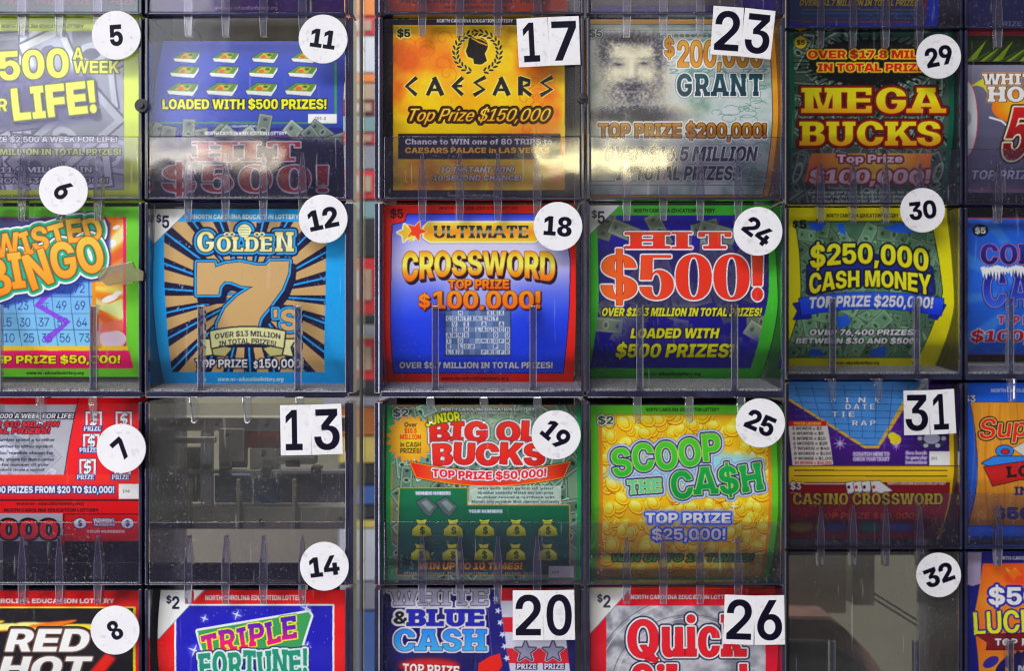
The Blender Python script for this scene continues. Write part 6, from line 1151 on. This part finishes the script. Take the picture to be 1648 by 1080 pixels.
    for k, y0, y1, lab in seq:
        d = .85; o = thing_box('shelf_carton', lab + ' seen in the gap between displays', 'carton', 545, y0, 618, y1, d, .05, MM[k], gp)
        if k in ('red', 'darkred'):
            for q in range(2):
                a, b = far(568 + 18 * q, y0 + (y1 - y0) * .2, d); c_, e = far(578 + 20 * q, y0 + (y1 - y0) * .75, d)
                s = MB().box(a, b, c_, e, d - .003, d + .001).build('printed_panel', MM['white' if q == 0 else 'cream'])
                s.parent = o
    for y, lab in ((525, 'grey shelf edge below the large red carton'), (640, 'lower grey shelf edge behind the gap')): thing_box('shelf_board', lab, 'shelf', 520, y, 640, y + 14, .83, .12, MM['grey'])
    # clear side panel and post in the gap
    m_post = plastic('frosted_post', 1, (.86, .87, .90), .05, (.08, .08, .10), rough=.2, gloss=.4)
    o = MB().box(584, -60, 607, 1160, .01, .013, 0).build('acrylic_panel', m_post); tag(o, 'cloudy clear acrylic panel in the gap between displays', 'panel')
    o = MB().box(577.5, -60, 581.5, 1160, .004, .012, 1.2).build('divider_post', solid('post_metal', (.045, .045, .06), .35, .3, 40)); tag(o, 'thin grey upright post in the gap between displays', 'post')
    # machinery behind empty bin 13
    o = empty('ticket_feeder', W(*far(420, 830, .16), .16)); tag(o, 'beige ticket feeder mechanism behind the empty bin under sticker 13', 'ticket feeder')
    def part(name, X0, Y0, X1, Y1, d, depth, mat, bev=2): 
        a, b = far(X0, Y0, d); c_, e = far(X1, Y1, d); return MB().box(a, b, c_, e, d, d + depth, bev).build(name, mat, o)
    bg = solid('beige_plastic', (.40, .37, .30), .5, .12, 50)
    part('housing', 275, 672, 560, 694, .150, .03, bg); part('bracket', 352, 690, 392, 752, .145, .02, bg); part('bracket', 402, 722, 446, 770, .148, .02, bg); part('bracket', 446, 735, 506, 748, .146, .02, bg)
    part('clamp', 278, 704, 345, 714, .140, .01, bg); part('slot', 373, 744, 397, 753, .1435, .004, M_BLACK, .5); part('slot', 460, 742, 482, 752, .1442, .004, M_BLACK, .5)
    for x, y in ((300, 684), (350, 683), (430, 684), (540, 684), (366, 700), (424, 732), (288, 835), (420, 838), (548, 834)): MB().disc(*far(x, y, .146), 3.4, .1425, .146, 16, .8).build('screw', M_BLACK, o)
    for x in (300, 380, 470): part('guide_fin', x, 772, x + 5, 850, .138, .012, bg, 1)
    part('feed_shaft', 276, 757, 556, 763, .142, .01, solid('steel_shaft', (.35, .35, .36), .25, .1, 80), 2)
    for x in (352, 420, 500): part('rubber_wheel', x, 751, x + 16, 769, .139, .015, solid('rubber_wheel', (.03, .03, .035), .6), 3)
    part('base_ledge', 270, 816, 560, 852, .150, .05, bg); part('roller', 322, 694, 341, 816, .150, .01, solid('white_roller', (.6, .62, .64), .35), 4); part('label_strip', 392, 695, 456, 721, .165, .01, solid('red_orange', (.55, .05, .02), .5, .4, 30))
    part('cover_panel', 270, 720, 322, 816, .185, .01, MM['olive']); 
    part('cover_panel', 345, 765, 405, 816, .18, .01, solid('blue_panel', (.05, .09, .24), .5, .3, 40)); part('cover_panel', 408, 768, 446, 816, .175, .01, solid('bright_blue_panel', (.05, .13, .42), .5, .2, 40)); part('cover_panel', 448, 756, 560, 816, .18, .01, solid('violet_panel', (.10, .09, .20), .5, .5, 60))
    # behind empty bin 32
    o = thing_box('cream_box', 'cream metal box behind the empty bin under sticker 32', 'box', 1240, 880, 1362, 988, .33, .06, solid('cream_metal', (.40, .36, .25), .5, .1, 20)); thing_box('cream_box', 'smaller shaded cream box beside the larger one behind bin 32', 'box', 1372, 880, 1408, 975, .36, .05, solid('cream_metal_shaded', (.34, .31, .22), .5, .15, 20))  # second box: darker copy of the cream puts its shade into the colour
    g = MB(); P = [(1230, 990), (1336, 992), (1360, 1012), (1400, 1052), (1440, 1110), (1450, 1180), (1230, 1180)]; g.prism([far(x, y, .28) for x, y in P], .28, .34, 8)
    o = g.build('stand_in_form', solid('brown_form', (.19, .105, .08), .7, .3, 30)); tag(o, 'made-up brown rounded form with dark front behind the empty bin under sticker 32', 'form')  # invented solid in place of an unidentified blurred brown shape
    g = MB(); P = [(1240, 1030), (1330, 1032), (1390, 1068), (1410, 1120), (1400, 1170), (1240, 1170)]; s = g.prism([far(x, y, .27) for x, y in P], .27, .2795, 6).build('form_front', solid('dark_form', (.012, .011, .010), .7)); s.parent = o  # dark front of the same invented solid
    cb = MB(); 
    for dy in (0, 9): cb.prism([far(x, y, .31) for x, y in ((1408, 955 + dy), (1536, 1034 + dy), (1536, 1038 + dy), (1408, 958 + dy))], .31, .313)
    tag(cb.build('cable', MM['black']), 'pair of thin dark cables behind the empty bin under sticker 32', 'cable')
    thing_box('pink_ribbon', 'narrow pink strip behind round sticker 32', 'ribbon', 1524, 955, 1542, 1100, .2, .004, solid('pink_paper', (.38, .20, .22), .6), None, 1)
    wl = MB().box(-2200, -2000, 4000, 3000, 1.1, 1.15).build('back_wall', solid('olive_wall', (.25, .235, .165), .8, .15, 6)); tag(wl, 'dull olive wall far behind the display', 'wall', None, 'structure')
build_all()
